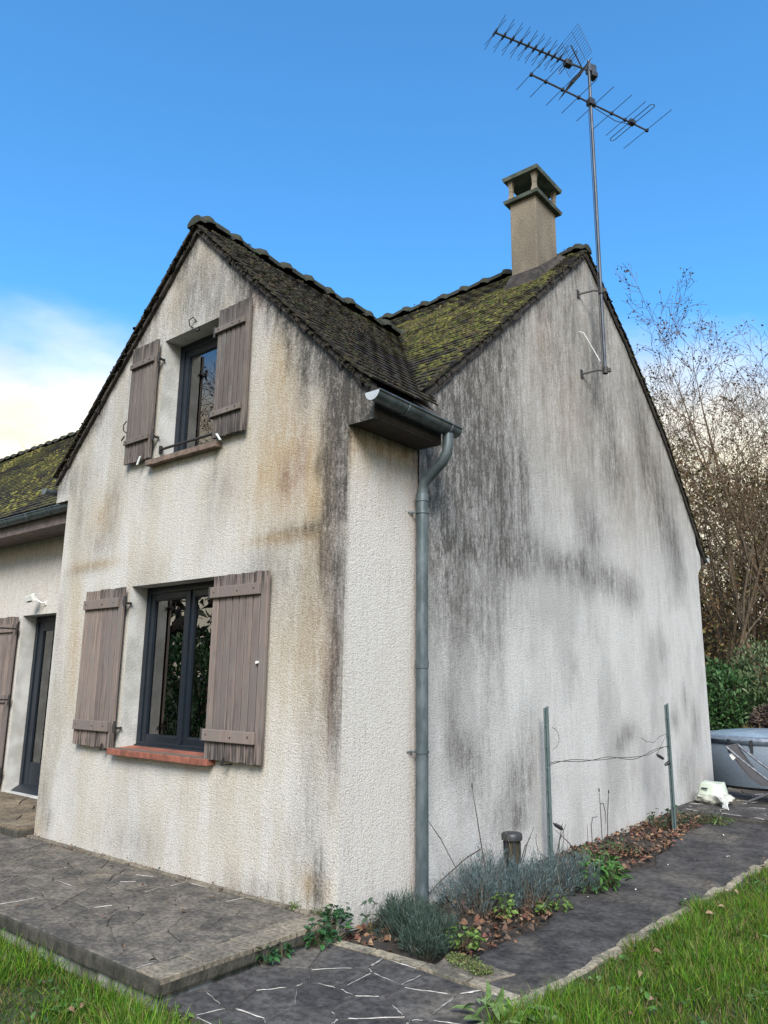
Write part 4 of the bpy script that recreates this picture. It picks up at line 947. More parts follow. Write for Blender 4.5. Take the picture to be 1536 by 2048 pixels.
for ph, am in ((0, .012), (1.4, .018)):
    pts = []
    for k in range(n+1):
        t = k/n; pts.append((P1[0]+.02+(P2[0]-P1[0]-.03)*t+.01*math.sin(t*19+ph), P1[1]+(P2[1]-P1[1])*t, .735+.05*t+.05*math.sin(math.pi*min(1, t*1.5+.1))-.055*math.sin(math.pi*t)+am*math.sin(t*14+ph)))
    wr.tube(pts, .0032, 4)
tag(wr.build('slack_wire', 'wire'), 'twisted slack wire strung between the two painted metal posts', 'wire')
def loopwire(pts, label, name='wire_end'): tag(MB().tube(pts, .0028, 4).build(name, 'wire'), label, 'wire')
def arc(c, r, a0, a1, n=12, rz=None): return [(c[0]+.35*r*math.cos(a0+(a1-a0)*k/n), c[1]+.9*r*math.cos(a0+(a1-a0)*k/n), c[2]+(rz or r)*math.sin(a0+(a1-a0)*k/n)) for k in range(n+1)]
loopwire(arc((P1[0]+.02, P1[1]+.03, .98), .11, -1.3, 1.3, rz=.10), 'bent wire loop near the top of the lavender-side post')
loopwire(arc((P1[0]+.0, P1[1]+.0, .12), .17, -3.4, .6, 20), 'large wire ring hanging low on the lavender-side post')
loopwire([(P2[0]-.01, P2[1]-.01, .93), (P2[0]-.05, P2[1]-.14, .90), (P2[0]-.08, P2[1]-.25, .84), (P2[0]-.12, P2[1]-.38, .86), (P2[0]-.14, P2[1]-.46, .90)], 'drooping wire end at the rear post, longest one')
loopwire([(P2[0]-.01, P2[1]-.02, .93), (P2[0]-.04, P2[1]-.15, .80), (P2[0]-.06, P2[1]-.23, .71)], 'short wire holding a tensioner at the rear post')
for (p, q, lb_) in (((P1[0]+.03, P1[1]+.03, .235), (P1[0]+.06, P1[1]+.13, .18), 'dark wire tensioner on the lavender-side post'), ((P2[0]-.06, P2[1]-.23, .71), (P2[0]-.03, P2[1]-.12, .66), 'dark wire tensioner dangling beside the rear post'), ((P2[0]-.03, P2[1]-.08, .59), (P2[0]-.005, P2[1]+.0, .63), 'dark wire tensioner fixed to the rear post')):
    p, q = Vector(p), Vector(q); m = MB(); m.tube([p, p.lerp(q, .2), p.lerp(q, .8), q], [.008, .018, .018, .010], 8); m.tube([p-Vector((0, .0, .01)), p+Vector((0, -.02, .015))], .004, 5); tag(m.build('wire_tensioner', 'plastic_black', smooth=.7), lb_, 'tensioner')
# bollard lamp in the bed
simple('amber', (.075, .062, .036), (.045, .037, .022), .35, 30)
bl = empty('garden_lamp', (.30, 1.70, -.12), 'small black bollard lamp standing behind the lavender bush', 'lamp')
MB().tube([(.30, 1.70, -.13), (.30, 1.70, .10)], .055, 12).build('base', 'plastic_black', bl, smooth=.6)
MB().tube([(.30, 1.70, .101), (.30, 1.70, .262)], .058, 14).build('lens', 'amber', bl, smooth=.6)
for k in range(6):
    a = k*math.pi/3+.3; MB().obox((.30+.062*math.cos(a), 1.70+.062*math.sin(a), .18), (.006*math.cos(a), .006*math.sin(a), 0), (-.014*math.sin(a), .014*math.cos(a), 0), (0, 0, .085)).build('cage_bar', 'plastic_black', bl)
MB().tube([(.30, 1.70, .262), (.30, 1.70, .266), (.30, 1.70, .30), (.30, 1.70, .315), (.30, 1.70, .32)], [.070, .084, .085, .076, .04], 18).build('cap', 'plastic_black', bl, smooth=.8)

# ------------------------------------------------------------------ rear terrace things
simple('spa_vinyl', (.135, .165, .20), (.10, .125, .155), .55, 60, .004)
simple('spa_lid', (.30, .37, .44), (.22, .29, .36), .16, 4, .01)
simple('spa_rim', (.16, .19, .23), (.11, .13, .16), .4, 20)
spa = empty('hot_tub', (.42, 9.45, -.05), 'grey-blue inflatable hot tub with shiny cover on the rear terrace', 'hot tub')
def lathe(c, prof, n, mat, name, parent, sm=.7):
    m = MB(); vs = []
    for r, z in prof:
        for k in range(n): a = 2*math.pi*k/n; vs.append((c[0]+r*math.cos(a), c[1]+r*math.sin(a), c[2]+z))
    m.add(vs, [(j*n+k, j*n+(k+1) % n, (j+1)*n+(k+1) % n, (j+1)*n+k) for j in range(len(prof)-1) for k in range(n)]+[tuple(range(n-1, -1, -1)), tuple((len(prof)-1)*n+k for k in range(n))])
    return m.build(name, mat, parent, smooth=sm)
lathe((.42, 9.45, -.05), [(.92, 0), (.98, .04), (1.02, .2), (1.03, .38), (1.0, .56), (.95, .64)], 48, 'spa_vinyl', 'tub_wall', spa)
lathe((.42, 9.45, -.05), [(.955, .63), (.99, .66), (1.0, .70), (.98, .74), (.93, .755), (.90, .74)], 48, 'spa_rim', 'rim', spa)
lathe((.42, 9.45, -.05), [(.90, .70), (.88, .745), (.7, .79), (.4, .82), (.1, .83)], 48, 'spa_lid', 'cover', spa)
m = MB()
for rr in (.075, .05): m.tube([(.42+1.035*math.cos(-1.05+rr*math.cos(a)*.9), 9.45+1.035*math.sin(-1.05+rr*math.cos(a)*.9), .36+rr*math.sin(a)) for a in np.linspace(0, 2*math.pi, 19)], .006, 4)
m.build('round_emblem', 'spa_rim', spa)
for k in range(6):
    a = -1.9+k*.34; m = MB(); m.obox((.42+1.0*math.cos(a), 9.45+1.0*math.sin(a), .56), (.02*-math.sin(a), .02*math.cos(a), 0), (.006*math.cos(a), .006*math.sin(a), 0), (0, 0, .10)); m.build('strap', 'plastic_black', spa)
simple('canvas_grey', (.070, .062, .056), (.045, .04, .038), .85, 40, .001)
simple('chair_tube', (.17, .17, .18), (.09, .09, .10), .4, 20, metal=.5)
chr_ = empty('deck_chair', (.85, 7.4, -.05), 'folding deck chair with grey sling and crossed tube legs', 'chair')
ya, yb = 7.12, 7.66
for yy in (ya, yb):
    MB().tube([(.45, yy, .655), (.67, yy, .47), (1.34, yy, -.04)], .016, 8).build('frame_tube', 'chair_tube', chr_); MB().tube([(1.74, yy+.02, .50), (1.57, yy+.02, .40), (.64, yy+.02, -.04)], .016, 8).build('frame_tube', 'chair_tube', chr_)
for (x, z) in ((.45, .655), (1.34, -.035), (1.74, .50), (.64, -.035)): MB().tube([(x, ya, z), (x, yb+.02, z)], .012, 8).build('crossbar', 'chair_tube', chr_)
m = MB(); vs = []; pr = [(.45, .675), (.48, .60), (.58, .44), (.70, .28), (.84, .19), (1.02, .19), (1.22, .25), (1.47, .37), (1.74, .515)]
for (x, z) in pr:
    for k in range(5): vs.append((x, ya+.015+(yb-ya-.02)*k/4, z-.02*math.sin(math.pi*k/4)))
m.add(vs, [(j*5+k, j*5+k+1, (j+1)*5+k+1, (j+1)*5+k) for j in range(len(pr)-1) for k in range(4)]); sl = m.build('sling', 'canvas_grey', chr_, smooth=True, fixn=False)
md = sl.modifiers.new('thick', 'SOLIDIFY'); md.thickness = .006
MB().obox((.52, ya+.01, .53), (.02, 0, -.03), (0, .004, 0), (.02, 0, .015)).build('tag', 'ceramic', chr_)
simple('tub_plastic', (.52, .56, .46), (.42, .46, .37), .45, 8)
simple('sack', (.50, .49, .42), (.30, .30, .25), .8, 14, .01)
tb_ = empty('plastic_tub', (.30, 6.85, -.05), 'pale green plastic tub upturned on the sack at the gable corner', 'tub')
m = MB(); pr = [(.225, .13, .11), (.22, .125, .135), (.19, .105, .245), (.17, .09, .26)]; vs = []; n = 20
for (a, b, z) in pr:
    for k in range(n):
        t = 2*math.pi*k/n; ct, st_ = math.cos(t), math.sin(t); vs.append((.31+a*.9*math.copysign(abs(ct)**.55, ct)*.8+b*.2*st_, 6.86+b*1.3*math.copysign(abs(st_)**.55, st_), -.05+z+.012*math.sin(3*t)))
m.add(vs, [(j*n+k, j*n+(k+1) % n, (j+1)*n+(k+1) % n, (j+1)*n+k) for j in range(len(pr)-1) for k in range(n)]+[tuple((len(pr)-1)*n+k for k in range(n))]); m.build('body', 'tub_plastic', tb_, smooth=.6)
m = MB(); m.obox((.26, 6.69, .15), (.042, -.01, 0), (0, .006, 0), (0, 0, .008)); m.build('handle_slot', 'plastic_black', tb_)
sk = empty('sack', (.32, 6.82, -.05), 'crumpled pale sack with loose straps under the plastic tub', 'sack')
bm = bmesh.new(); bmesh.ops.create_icosphere(bm, subdivisions=4, radius=1)
for v in bm.verts:
    p = v.co.copy(); f = 1+.22*mnoise.noise(p*2.1)+.12*mnoise.noise(p*5.3)+.05*mnoise.noise(p*13); v.co = Vector((.33+p.x*.23*f, 6.83+p.y*.17*f, max(-.05, .02+p.z*.09*f)))
me = bpy.data.meshes.new('bag'); bm.to_mesh(me); bm.free(); me.polygons.foreach_set('use_smooth', [True]*len(me.polygons)); me.materials.append(MAT['sack']); link(bpy.data.objects.new('bag', me), sk)
for k in range(5):
    a = .5+.18*k; m = MB(); m.tube([(.40+.02*k, 6.66, .10), (.47+.03*k, 6.58-.01*k, .06), (.52+.02*k, 6.56-.03*k, .0), (.53+.025*k, 6.50-.03*k, -.04)], .007, 4); m.build('strap', 'white_plastic', sk)
# ------------------------------------------------------------------ vegetation
vcol('leafmat', .55, .25, 40, .25); vcol('grassmat', .6, .2, 25, .3); vcol('dry', .85, .3, 60); vcol('barkmat', .9, .35, 25, 0)
def ribbons(P, D, Ln, Wd, bend, col, k=3):
    n = len(P); P, D = np.asarray(P, float), np.asarray(D, float); D = D/np.linalg.norm(D, axis=1)[:, None]
    rv = RNG.normal(size=(n, 3)); S = np.cross(D, rv); S /= np.linalg.norm(S, axis=1)[:, None]+1e-9; Bd = np.cross(S, D)
    V = np.zeros((n, 2*k+1, 3))
    for j in range(k+1):
        t = j/k; c = P+D*(Ln*t)[:, None]+Bd*(bend*Ln*t*t)[:, None]-np.array([0, 0, 1.])*(np.abs(bend)*Ln*t*t*.35)[:, None]
        if j == k: V[:, 2*k] = c
        else:
            w_ = (Wd*(1-.55*t**1.5))[:, None]*.5; V[:, 2*j] = c-S*w_; V[:, 2*j+1] = c+S*w_
    f = []
    for j in range(k-1): f += [(2*j, 2*j+1, 2*j+3), (2*j, 2*j+3, 2*j+2)]
    f.append((2*k-2, 2*k-1, 2*k)); f = np.array(f); F = (f[None]+(np.arange(n)*(2*k+1))[:, None, None]).reshape(-1, 3)
    return V.reshape(-1, 3), F, np.repeat(np.asarray(col, float), 2*k+1, axis=0)
def leaves(P, D, Nn, Ln, Wd, col, fold=.25, curl=.15):
    n = len(P); P, D, Nn = (np.asarray(a, float) for a in (P, D, Nn)); D = D/(np.linalg.norm(D, axis=1)[:, None]+1e-9); S = np.cross(D, Nn); S /= np.linalg.norm(S, axis=1)[:, None]+1e-9; U = np.cross(S, D)
    Ln, Wd = Ln[:, None], Wd[:, None]; V = np.zeros((n, 8, 3))
    V[:, 0] = P; V[:, 1] = P+D*Ln*.35-S*Wd*.5+U*Wd*fold; V[:, 2] = P+D*Ln*.38+U*Ln*curl*.2; V[:, 3] = P+D*Ln*.35+S*Wd*.5+U*Wd*fold
    V[:, 4] = P+D*Ln*.72-S*Wd*.36+U*(Wd*fold*.6-Ln*curl*.3); V[:, 5] = P+D*Ln*.74-U*Ln*curl*.2; V[:, 6] = P+D*Ln*.72+S*Wd*.36+U*(Wd*fold*.6-Ln*curl*.3); V[:, 7] = P+D*Ln-U*Ln*curl
    f = np.array([(0, 2, 1), (0, 3, 2), (1, 2, 5), (1, 5, 4), (2, 3, 6), (2, 6, 5), (4, 5, 7), (5, 6, 7)]); F = (f[None]+(np.arange(n)*8)[:, None, None]).reshape(-1, 3)
    return V.reshape(-1, 3), F, np.repeat(np.asarray(col, float), 8, axis=0)
def cat(parts):
    V, F, C = [], [], []; b = 0
    for v, f, c in parts: V.append(v); F.append(f+b); C.append(c); b += len(v)
    return np.concatenate(V), np.concatenate(F), np.concatenate(C)
def pick(cols, n, var=.2):
    c = np.array(cols)[RNG.integers(len(cols), size=n)]; return c*RNG.uniform(1-var, 1+var, (n, 1))
def rdir(n, up, spread):
    d = RNG.normal(size=(n, 3))*spread; d[:, 2] = np.abs(d[:, 2])*.3+up; return d
# lawn
GR = [(.055, .150, .007), (.032, .095, .007), (.090, .205, .010), (.145, .240, .016), (.058, .125, .012), (.13, .14, .025)]
def patch_noise(x, y, s): return np.array([mnoise.noise(Vector((a*s, b*s, .3))) for a, b in zip(x, y)])
def grass(x0, x1, y0, y1, dens, h, name, keep=None, wd=.0042):
    n = int((x1-x0)*(y1-y0)*dens); x, y = RNG.uniform(x0, x1, n), RNG.uniform(y0, y1, n)
    if keep is not None: k = keep(x, y); x, y = x[k], y[k]
    pn = patch_noise(x, y, 1.9)+.6*patch_noise(x, y, 6.); k = RNG.uniform(-1.1, .6, len(x)) < pn+.55; x, y, pn = x[k], y[k], pn[k]; n = len(x)
    c = pick(GR, n, .30)*(1+.38*pn)[:, None]; dry = RNG.random(n) < .10+.24*np.clip(-pn, 0, 1); c[dry] = pick([(.22, .17, .07), (.16, .11, .05)], dry.sum())
    P = np.stack([x, y, lawn_z(x, y)-.008], 1); Ln = RNG.uniform(.4, 1.3, n)*h*(1+.75*np.clip(pn, -.75, .9))
    return ribbons(P, rdir(n, 1.0, .46), Ln, RNG.uniform(.6, 1.3, n)*wd, RNG.normal(0, .35, n), c)
edge = lambda x, y: x > 1.51+.045*y+.03*np.sin(y*5)+.02*np.sin(y*17)
g1 = grass(1.40, 3.3, -1.2, 2.6, 9500, .105, 'g', lambda x, y: edge(x, y) & (x < 3.4), .0045)
g2 = grass(1.45, 4.6, 2.6, 7.5, 3600, .09, 'g', lambda x, y: edge(x, y) & ~((y > 5.75-.09*x) & (x < 3.62)), .006)
g3 = grass(-3.2, 1.6, -2.6, -1.30, 8500, .11, 'g', lambda x, y: ~((x < 1.5) & (y > -1.335)), .0045)
g4 = grass(3.3, 6.5, -3, 3, 900, .09, 'g', None, .008); g5 = grass(-7, 4, -6, -2.6, 900, .09, 'g', None, .008); g6 = grass(1.6, 3.3, -2.6, -1.2, 2500, .09, 'g', None, .006)
g7 = grass(-.0, 1.5, -1.345, -1.315, 5000, .11, 'g'); g8 = grass(-3.5, -.0, -1.352, -1.33, 5000, .10, 'g')
V, F, C_ = cat([g1, g2, g3, g4, g5, g6, g7, g8]); tag(tri_object('lawn_grass', V, F, 'grassmat', None, C_), 'short green lawn grass beside the paths', 'grass', kind='stuff')
# broad-leaved weeds and fallen leaves in the lawn
n = 2600; x = np.concatenate([RNG.uniform(1.55, 3.2, n//2), RNG.uniform(-2.6, 1.0, n//2)]); y = np.concatenate([RNG.uniform(-1.0, 4.0, n//2), RNG.uniform(-2.4, -1.36, n//2)])
pn = patch_noise(x, y, 3.1); k = (pn > .05) & ((x < 1.2) | edge(x-.02, y)); x, y = x[k], y[k]; n = len(x); P = np.stack([x, y, lawn_z(x, y)+.03], 1); a = RNG.uniform(0, 6.28, n)
w1 = leaves(P, np.stack([np.cos(a), np.sin(a), RNG.uniform(.1, .7, n)], 1), rdir(n, 1, .3), RNG.uniform(.025, .06, n), RNG.uniform(.018, .035, n), pick([(.07, .15, .03), (.10, .18, .05), (.05, .12, .03)], n))
V, F, C_ = w1; tag(tri_object('lawn_weeds', V, F, 'leafmat', None, C_), 'low broad-leaved weeds growing through the lawn', 'weeds', kind='stuff')
def fallen(n, xr, yr, z, keep, name, label, cols, size=(.03, .07)):
    x, y = RNG.uniform(*xr, n), RNG.uniform(*yr, n); k = keep(x, y); x, y = x[k], y[k]; n = len(x); a = RNG.uniform(0, 6.28, n)
    zz = z+RNG.uniform(0, .025, n)+(lawn_z(x, y)-ZG if z < -.1 and 'lawn' in name else 0); P = np.stack([x, y, zz], 1)
    V, F, C_ = leaves(P, np.stack([np.cos(a), np.sin(a), RNG.uniform(-.15, .35, n)], 1), rdir(n, 1, .45), RNG.uniform(*size, n), RNG.uniform(size[0]*.6, size[1]*.7, n), pick(cols, n, .35), .35, .25)
    return tag(tri_object(name, V, F, 'dry', None, C_), label, 'leaves', kind='stuff')
BR = [(.11, .055, .030), (.16, .085, .045), (.075, .04, .025), (.20, .125, .07), (.13, .05, .035), (.09, .06, .04)]
bl_edge = lambda y: np.where(y < 2.3, .80+.08*np.sin(y*2.3), .80-(np.minimum(y, 5.5)-2.3)*.075)
fallen(3400, (.01, .95), (-.04, 6.0), -.105, lambda x, y: (x < bl_edge(y)+.03) & (patch_noise(x, y, 2.2)+.35*RNG.normal(size=len(x))+np.where(y > 2.0, .35, -.05) > .0), 'bed_leaf_litter', 'brown leaf litter covering the planting bed', BR)
fallen(170, (-6, -.05), (-.13, -.01), .008, lambda x, y: RNG.random(len(x)) < .8, 'wall_leaf_litter', 'small brown leaves gathered along the gable wall foot', BR, (.012, .032))
fallen(26, (-3.9, 1.4), (-1.25, -.1), -.0, lambda x, y: x < -.05, 'terrace_leaves', 'few brown leaves lying on the terrace', BR, (.02, .045))
fallen(70, (1.6, 3.2), (-.6, 5), ZG+.06, lambda x, y: x > 0, 'lawn_leaves', 'dead brown leaves lying on the lawn', [(.22, .14, .09), (.15, .09, .05)], (.03, .06))
fallen(60, (-2.4, .6), (-2.3, -1.36), ZG+.05, lambda x, y: x < 9, 'lawn_leaves', 'dead brown leaves in the grass below the terrace', [(.22, .14, .09), (.15, .09, .05)], (.03, .055))
fallen(24, (.85, 1.5), (.1, 5.6), -.095, lambda x, y: x > 0, 'path_flakes', 'pale leaf flakes strewn on the side path', [(.5, .46, .42), (.6, .56, .5), (.25, .12, .08)], (.012, .03))
# lavender and other bed plants
LV = [(.100, .145, .150), (.075, .110, .118), (.130, .170, .170), (.06, .09, .08), (.085, .115, .10)]
DKG = [(.045, .075, .055), (.06, .095, .07), (.035, .06, .045), (.075, .10, .085)]
def lavender(name, label, pts, nst, h, cols, leafn, ll, parent_loc, stem=(.10, .085, .065), spike=0):
    e = empty(name, parent_loc, label, 'lavender'); parts = []; stems = []
    for (cx, cy, rx, ry, hh) in pts:
        m = nst; a = RNG.uniform(0, 6.28, m); r = np.sqrt(RNG.random(m)); bx, by = cx+r*np.cos(a)*rx*.45, cy+r*np.sin(a)*ry*.45
        tx, ty = cx+r*np.cos(a)*rx, cy+r*np.sin(a)*ry; tz = -.11+hh*np.sqrt(np.clip(1-.75*r*r, .1, 1))*RNG.uniform(.5, 1.2, m)
        tx = np.maximum(tx, .035)
        B = np.stack([bx, by, np.full(m, -.13)], 1); T = np.stack([tx, ty, tz], 1); d = T-B; ln = np.linalg.norm(d, axis=1)
        stems.append(ribbons(B, d, ln, np.full(m, .005), RNG.normal(0, .12, m), np.tile(np.array([stem]), (m, 1))*RNG.uniform(.6, 1.3, (m, 1))))
        q = leafn*m; idx = RNG.integers(m, size=q); t = RNG.uniform(.5, 1.02, q)**.75; P = B[idx]+d[idx]*t[:, None]+RNG.normal(0, .012, (q, 3))
        P[:, 0] = np.maximum(P[:, 0], .02)
        D = d[idx]/ln[idx][:, None]+RNG.normal(0, .42, (q, 3)); D[:, 2] += .35
        parts.append(ribbons(P, D, RNG.uniform(.6, 1.3, q)*ll, RNG.uniform(.0025, .0042, q), RNG.normal(0, .2, q), pick(cols, q, .28)))
        if spike:
            q = spike; idx = RNG.integers(m, size=q); P = T[idx]; stems.append(ribbons(P, rdir(q, 1, .3), RNG.uniform(.08, .22, q), np.full(q, .003), RNG.normal(0, .2, q), pick([(.16, .14, .11), (.09, .075, .06)], q)))
    tag(tri_object('stems', *cat(stems)[:2], 'dry', e, cat(stems)[2]), kind='stuff'); V, F, C_ = cat(parts); tag(tri_object('foliage', V, F, 'leafmat', e, C_), kind='stuff'); return e
lavender('lavender_bush', 'large grey-blue lavender bush sprawling beside the downpipe foot', [(.40, 1.02, .32, .33, .27), (.60, 1.36, .31, .34, .30), (.56, 1.76, .30, .33, .28), (.64, 1.98, .28, .32, .26), (.26, 1.40, .22, .4, .32)], 150, .4, LV, 19, .036, (.42, 1.5, -.11), spike=14)
lavender('lavender_bush', 'dark green spiky lavender clump at the corner by the lower path', [(.34, .30, .28, .22, .20), (.56, .26, .22, .20, .19), (.24, .42, .2, .2, .2), (.60, .12, .16, .10, .15)], 150, .2, DKG, 15, .045, (.42, .27, -.11), stem=(.06, .06, .045))
# leafy weeds
def weed(label, pts, n, size, cols, h, name='weed', asp=.6):
    cx = sum(p[0] for p in pts)/len(pts); cy = sum(p[1] for p in pts)/len(pts); e = empty(name, (cx, cy, pts[0][2]), label, 'weed'); parts = []; st = []
    for (x, y, z, r) in pts:
        m = n; a = RNG.uniform(0, 6.28, m); q = np.sqrt(RNG.random(m))*r; T = np.stack([x+q*np.cos(a), y+q*np.sin(a), z+h*RNG.uniform(.25, 1, m)*(1-.45*(q/r)**2)], 1); B = np.stack([x+.3*q*np.cos(a), y+.3*q*np.sin(a), np.full(m, z-.01)], 1)
        d = T-B; st.append(ribbons(B, d, np.linalg.norm(d, axis=1), np.full(m, .0035), RNG.normal(0, .1, m), pick([(.09, .12, .04), (.12, .08, .05)], m)))
        D = np.stack([np.cos(a), np.sin(a), RNG.uniform(-.35, .35, m)], 1)+RNG.normal(0, .35, (m, 3))
        parts.append(leaves(T, D, rdir(m, 1, .35), RNG.uniform(.6, 1.3, m)*size, RNG.uniform(.6, 1.2, m)*size*asp, pick(cols, m, .25)))
    v, f, c = cat(st); tag(tri_object('stems', v, f, 'dry', e, c), kind='stuff'); v, f, c = cat(parts); tag(tri_object('leaves', v, f, 'leafmat', e, c), kind='stuff'); return e
LG = [(.115, .19, .035), (.15, .22, .05), (.09, .16, .03)]; MG = [(.05, .13, .025), (.075, .165, .035), (.04, .10, .02)]; DG = [(.025, .085, .025), (.04, .11, .03), (.03, .07, .03)]
weed('dark green bramble shoots in the nook between terrace and path', [(.02, -.06, -.10, .10), (.03, -.22, -.10, .09), (-.02, .02, -.04, .07)], 70, .05, DG, .15)
weed('dark-leaved sprig standing against the wall corner', [(.13, .16, -.10, .07), (.20, .30, -.10, .05)], 18, .05, [(.03, .055, .03), (.045, .075, .04)], .24)
weed('bright yellow-green leafy weed at the bed end by the dark lavender', [(.74, .34, -.10, .10)], 75, .055, LG, .13)
weed('fresh green leafy plant at the far end of the lavender', [(.80, 2.10, -.10, .15), (.72, 2.38, -.10, .14), (.86, 2.28, -.10, .11)], 95, .075, MG, .22, asp=.42)
weed('small yellow-green weed under the lavender beside the path', [(.66, .98, -.10, .06), (.63, 1.02, -.06, .05)], 34, .045, LG, .13)
weed('pale green seedling between brown leaves at the path', [(.86, 1.42, -.10, .07), (.78, 1.30, -.10, .04)], 34, .042, LG, .10)
weed('low olive weed near the post foot', [(.30, 3.1, -.10, .16), (.42, 3.5, -.10, .15)], 45, .05, [(.05, .085, .03), (.07, .10, .04)], .12)
weed('ivy tuft at the second post foot', [(.28, 5.05, -.11, .14), (.36, 5.35, -.11, .12)], 60, .06, [(.03, .055, .03), (.045, .07, .035), (.09, .10, .07)], .22)
weed('green tuft at the rear terrace edge', [(.75, 5.65, -.11, .09)], 60, .07, [(.10, .16, .04), (.07, .12, .03)], .12, asp=.25)
weed('olive groundcover at the rear terrace edge', [(.5, 5.7, -.11, .16), (.65, 5.8, -.11, .12)], 50, .04, [(.045, .055, .035), (.06, .07, .04)], .16)
weed('pale moss-like herb on the loose border stone', [(.92, .10, -.092, .10), (1.05, .05, -.092, .07), (.83, .12, -.092, .05)], 240, .014, [(.17, .20, .06), (.13, .16, .05)], .035)
weed('pale green dandelion at the path corner', [(1.42, -.44, -.13, .13), (1.52, -.33, -.15, .10)], 40, .12, [(.15, .22, .07), (.20, .27, .12), (.11, .18, .05)], .12, asp=.32)
weed('tiny weed tuft at the gable wall foot', [(-.36, -.03, .008, .04)], 40, .018, LG, .04)
weed('moss herb tuft at the damaged wall corner', [(-.10, -.02, .004, .05), (-.17, -.02, .004, .04)], 50, .014, [(.08, .11, .03), (.11, .13, .04)], .035)
weed('dark plant hanging on the terrace edge', [(.02, -.62, -.10, .05), (.02, -.48, -.10, .05)], 26, .05, DG, .09)
weed('yellow-green herb at the path front corner', [(.15, -1.33, -.16, .06), (.23, -1.34, -.16, .05)], 40, .03, LG, .09)
weed('clover patch along the lawn edging', [(1.60, 1.35, -.15, .10), (1.58, 1.1, -.15, .08), (1.66, 2.6, -.15, .10)], 60, .035, [(.07, .13, .05), (.10, .16, .07)], .08)
weed('low weed patch growing on the path edging', [(1.55, 2.15, -.10, .09)], 70, .03, [(.08, .12, .05), (.06, .10, .04)], .05)
# dead flower stalks against the gable
def stalk(label, pts, heads=()):
    e = empty('dead_stalk', pts[0], label, 'stalk'); MB().tube(pts, [.0045]*(len(pts)-1)+[.002], 4).build('stem', 'wire', e)
    for h in heads: MB().tube([Vector(h)-Vector((0, 0, .02)), h, Vector(h)+Vector((0, 0, .025))], [.003, .009, .002], 5).build('seed_head', 'wire', e)
stalk('tall dead stalk leaning on the gable wall above the lavender', [(.30, 1.3, .1), (.16, 1.42, .42), (.06, 1.50, .66)], [(.06, 1.5, .67)])
stalk('dead stalk bent over behind the garden lamp', [(.25, 1.0, .15), (.12, .98, .35), (.06, .86, .52)], [(.05, .85, .53)])
stalk('upright dead stalk with forked top between the posts', [(.20, 3.62, -.1), (.19, 3.63, .25), (.18, 3.64, .42)], [(.18, 3.64, .43)])
stalk('hooked dead stalk between the posts', [(.22, 3.35, -.1), (.21, 3.36, .14), (.20, 3.42, .20), (.19, 3.56, .19)])
stalk('curved dead stalk beside the forked one', [(.20, 3.75, -.1), (.16, 3.85, .12), (.15, 3.92, .30), (.15, 3.94, .38)], [(.15, 3.94, .38)])
stalk('drooping dead stalk beside the forked one', [(.19, 3.63, .30), (.19, 3.70, .30), (.19, 3.74, .22), (.19, 3.74, .10)])
stalk('short straight dead stalk between the posts', [(.22, 3.25, -.1), (.22, 3.25, .16)])
for k, (a, b) in enumerate((((.14, 2.72, -.1), (.10, 3.05, .18)), ((.16, 2.75, -.1), (.10, 2.98, .20)), ((.25, 3.05, -.1), (.10, 2.82, .16)), ((.10, 2.2, -.05), (.05, 2.52, .22)), ((.12, 2.15, 0), (.05, 2.45, .14)))):
    stalk(['thin dry twig crossing beside the first post', 'thinner dry twig behind the first post', 'dry twig slanting toward the first post', 'dry twig between garden lamp and post', 'low dry twig between garden lamp and post'][k], [a, ((a[0]+b[0])/2-.01, (a[1]+b[1])/2, (a[2]+b[2])/2+.02), b])
tag(MB().tube([(.03, .9, -.05), (.05, 1.05, .03), (.10, 1.35, .16), (.13, 1.5, .2)], .005, 5).build('dead_branch', 'wire'), 'thin dead branch leaning behind the lavender by the downpipe', 'branch')
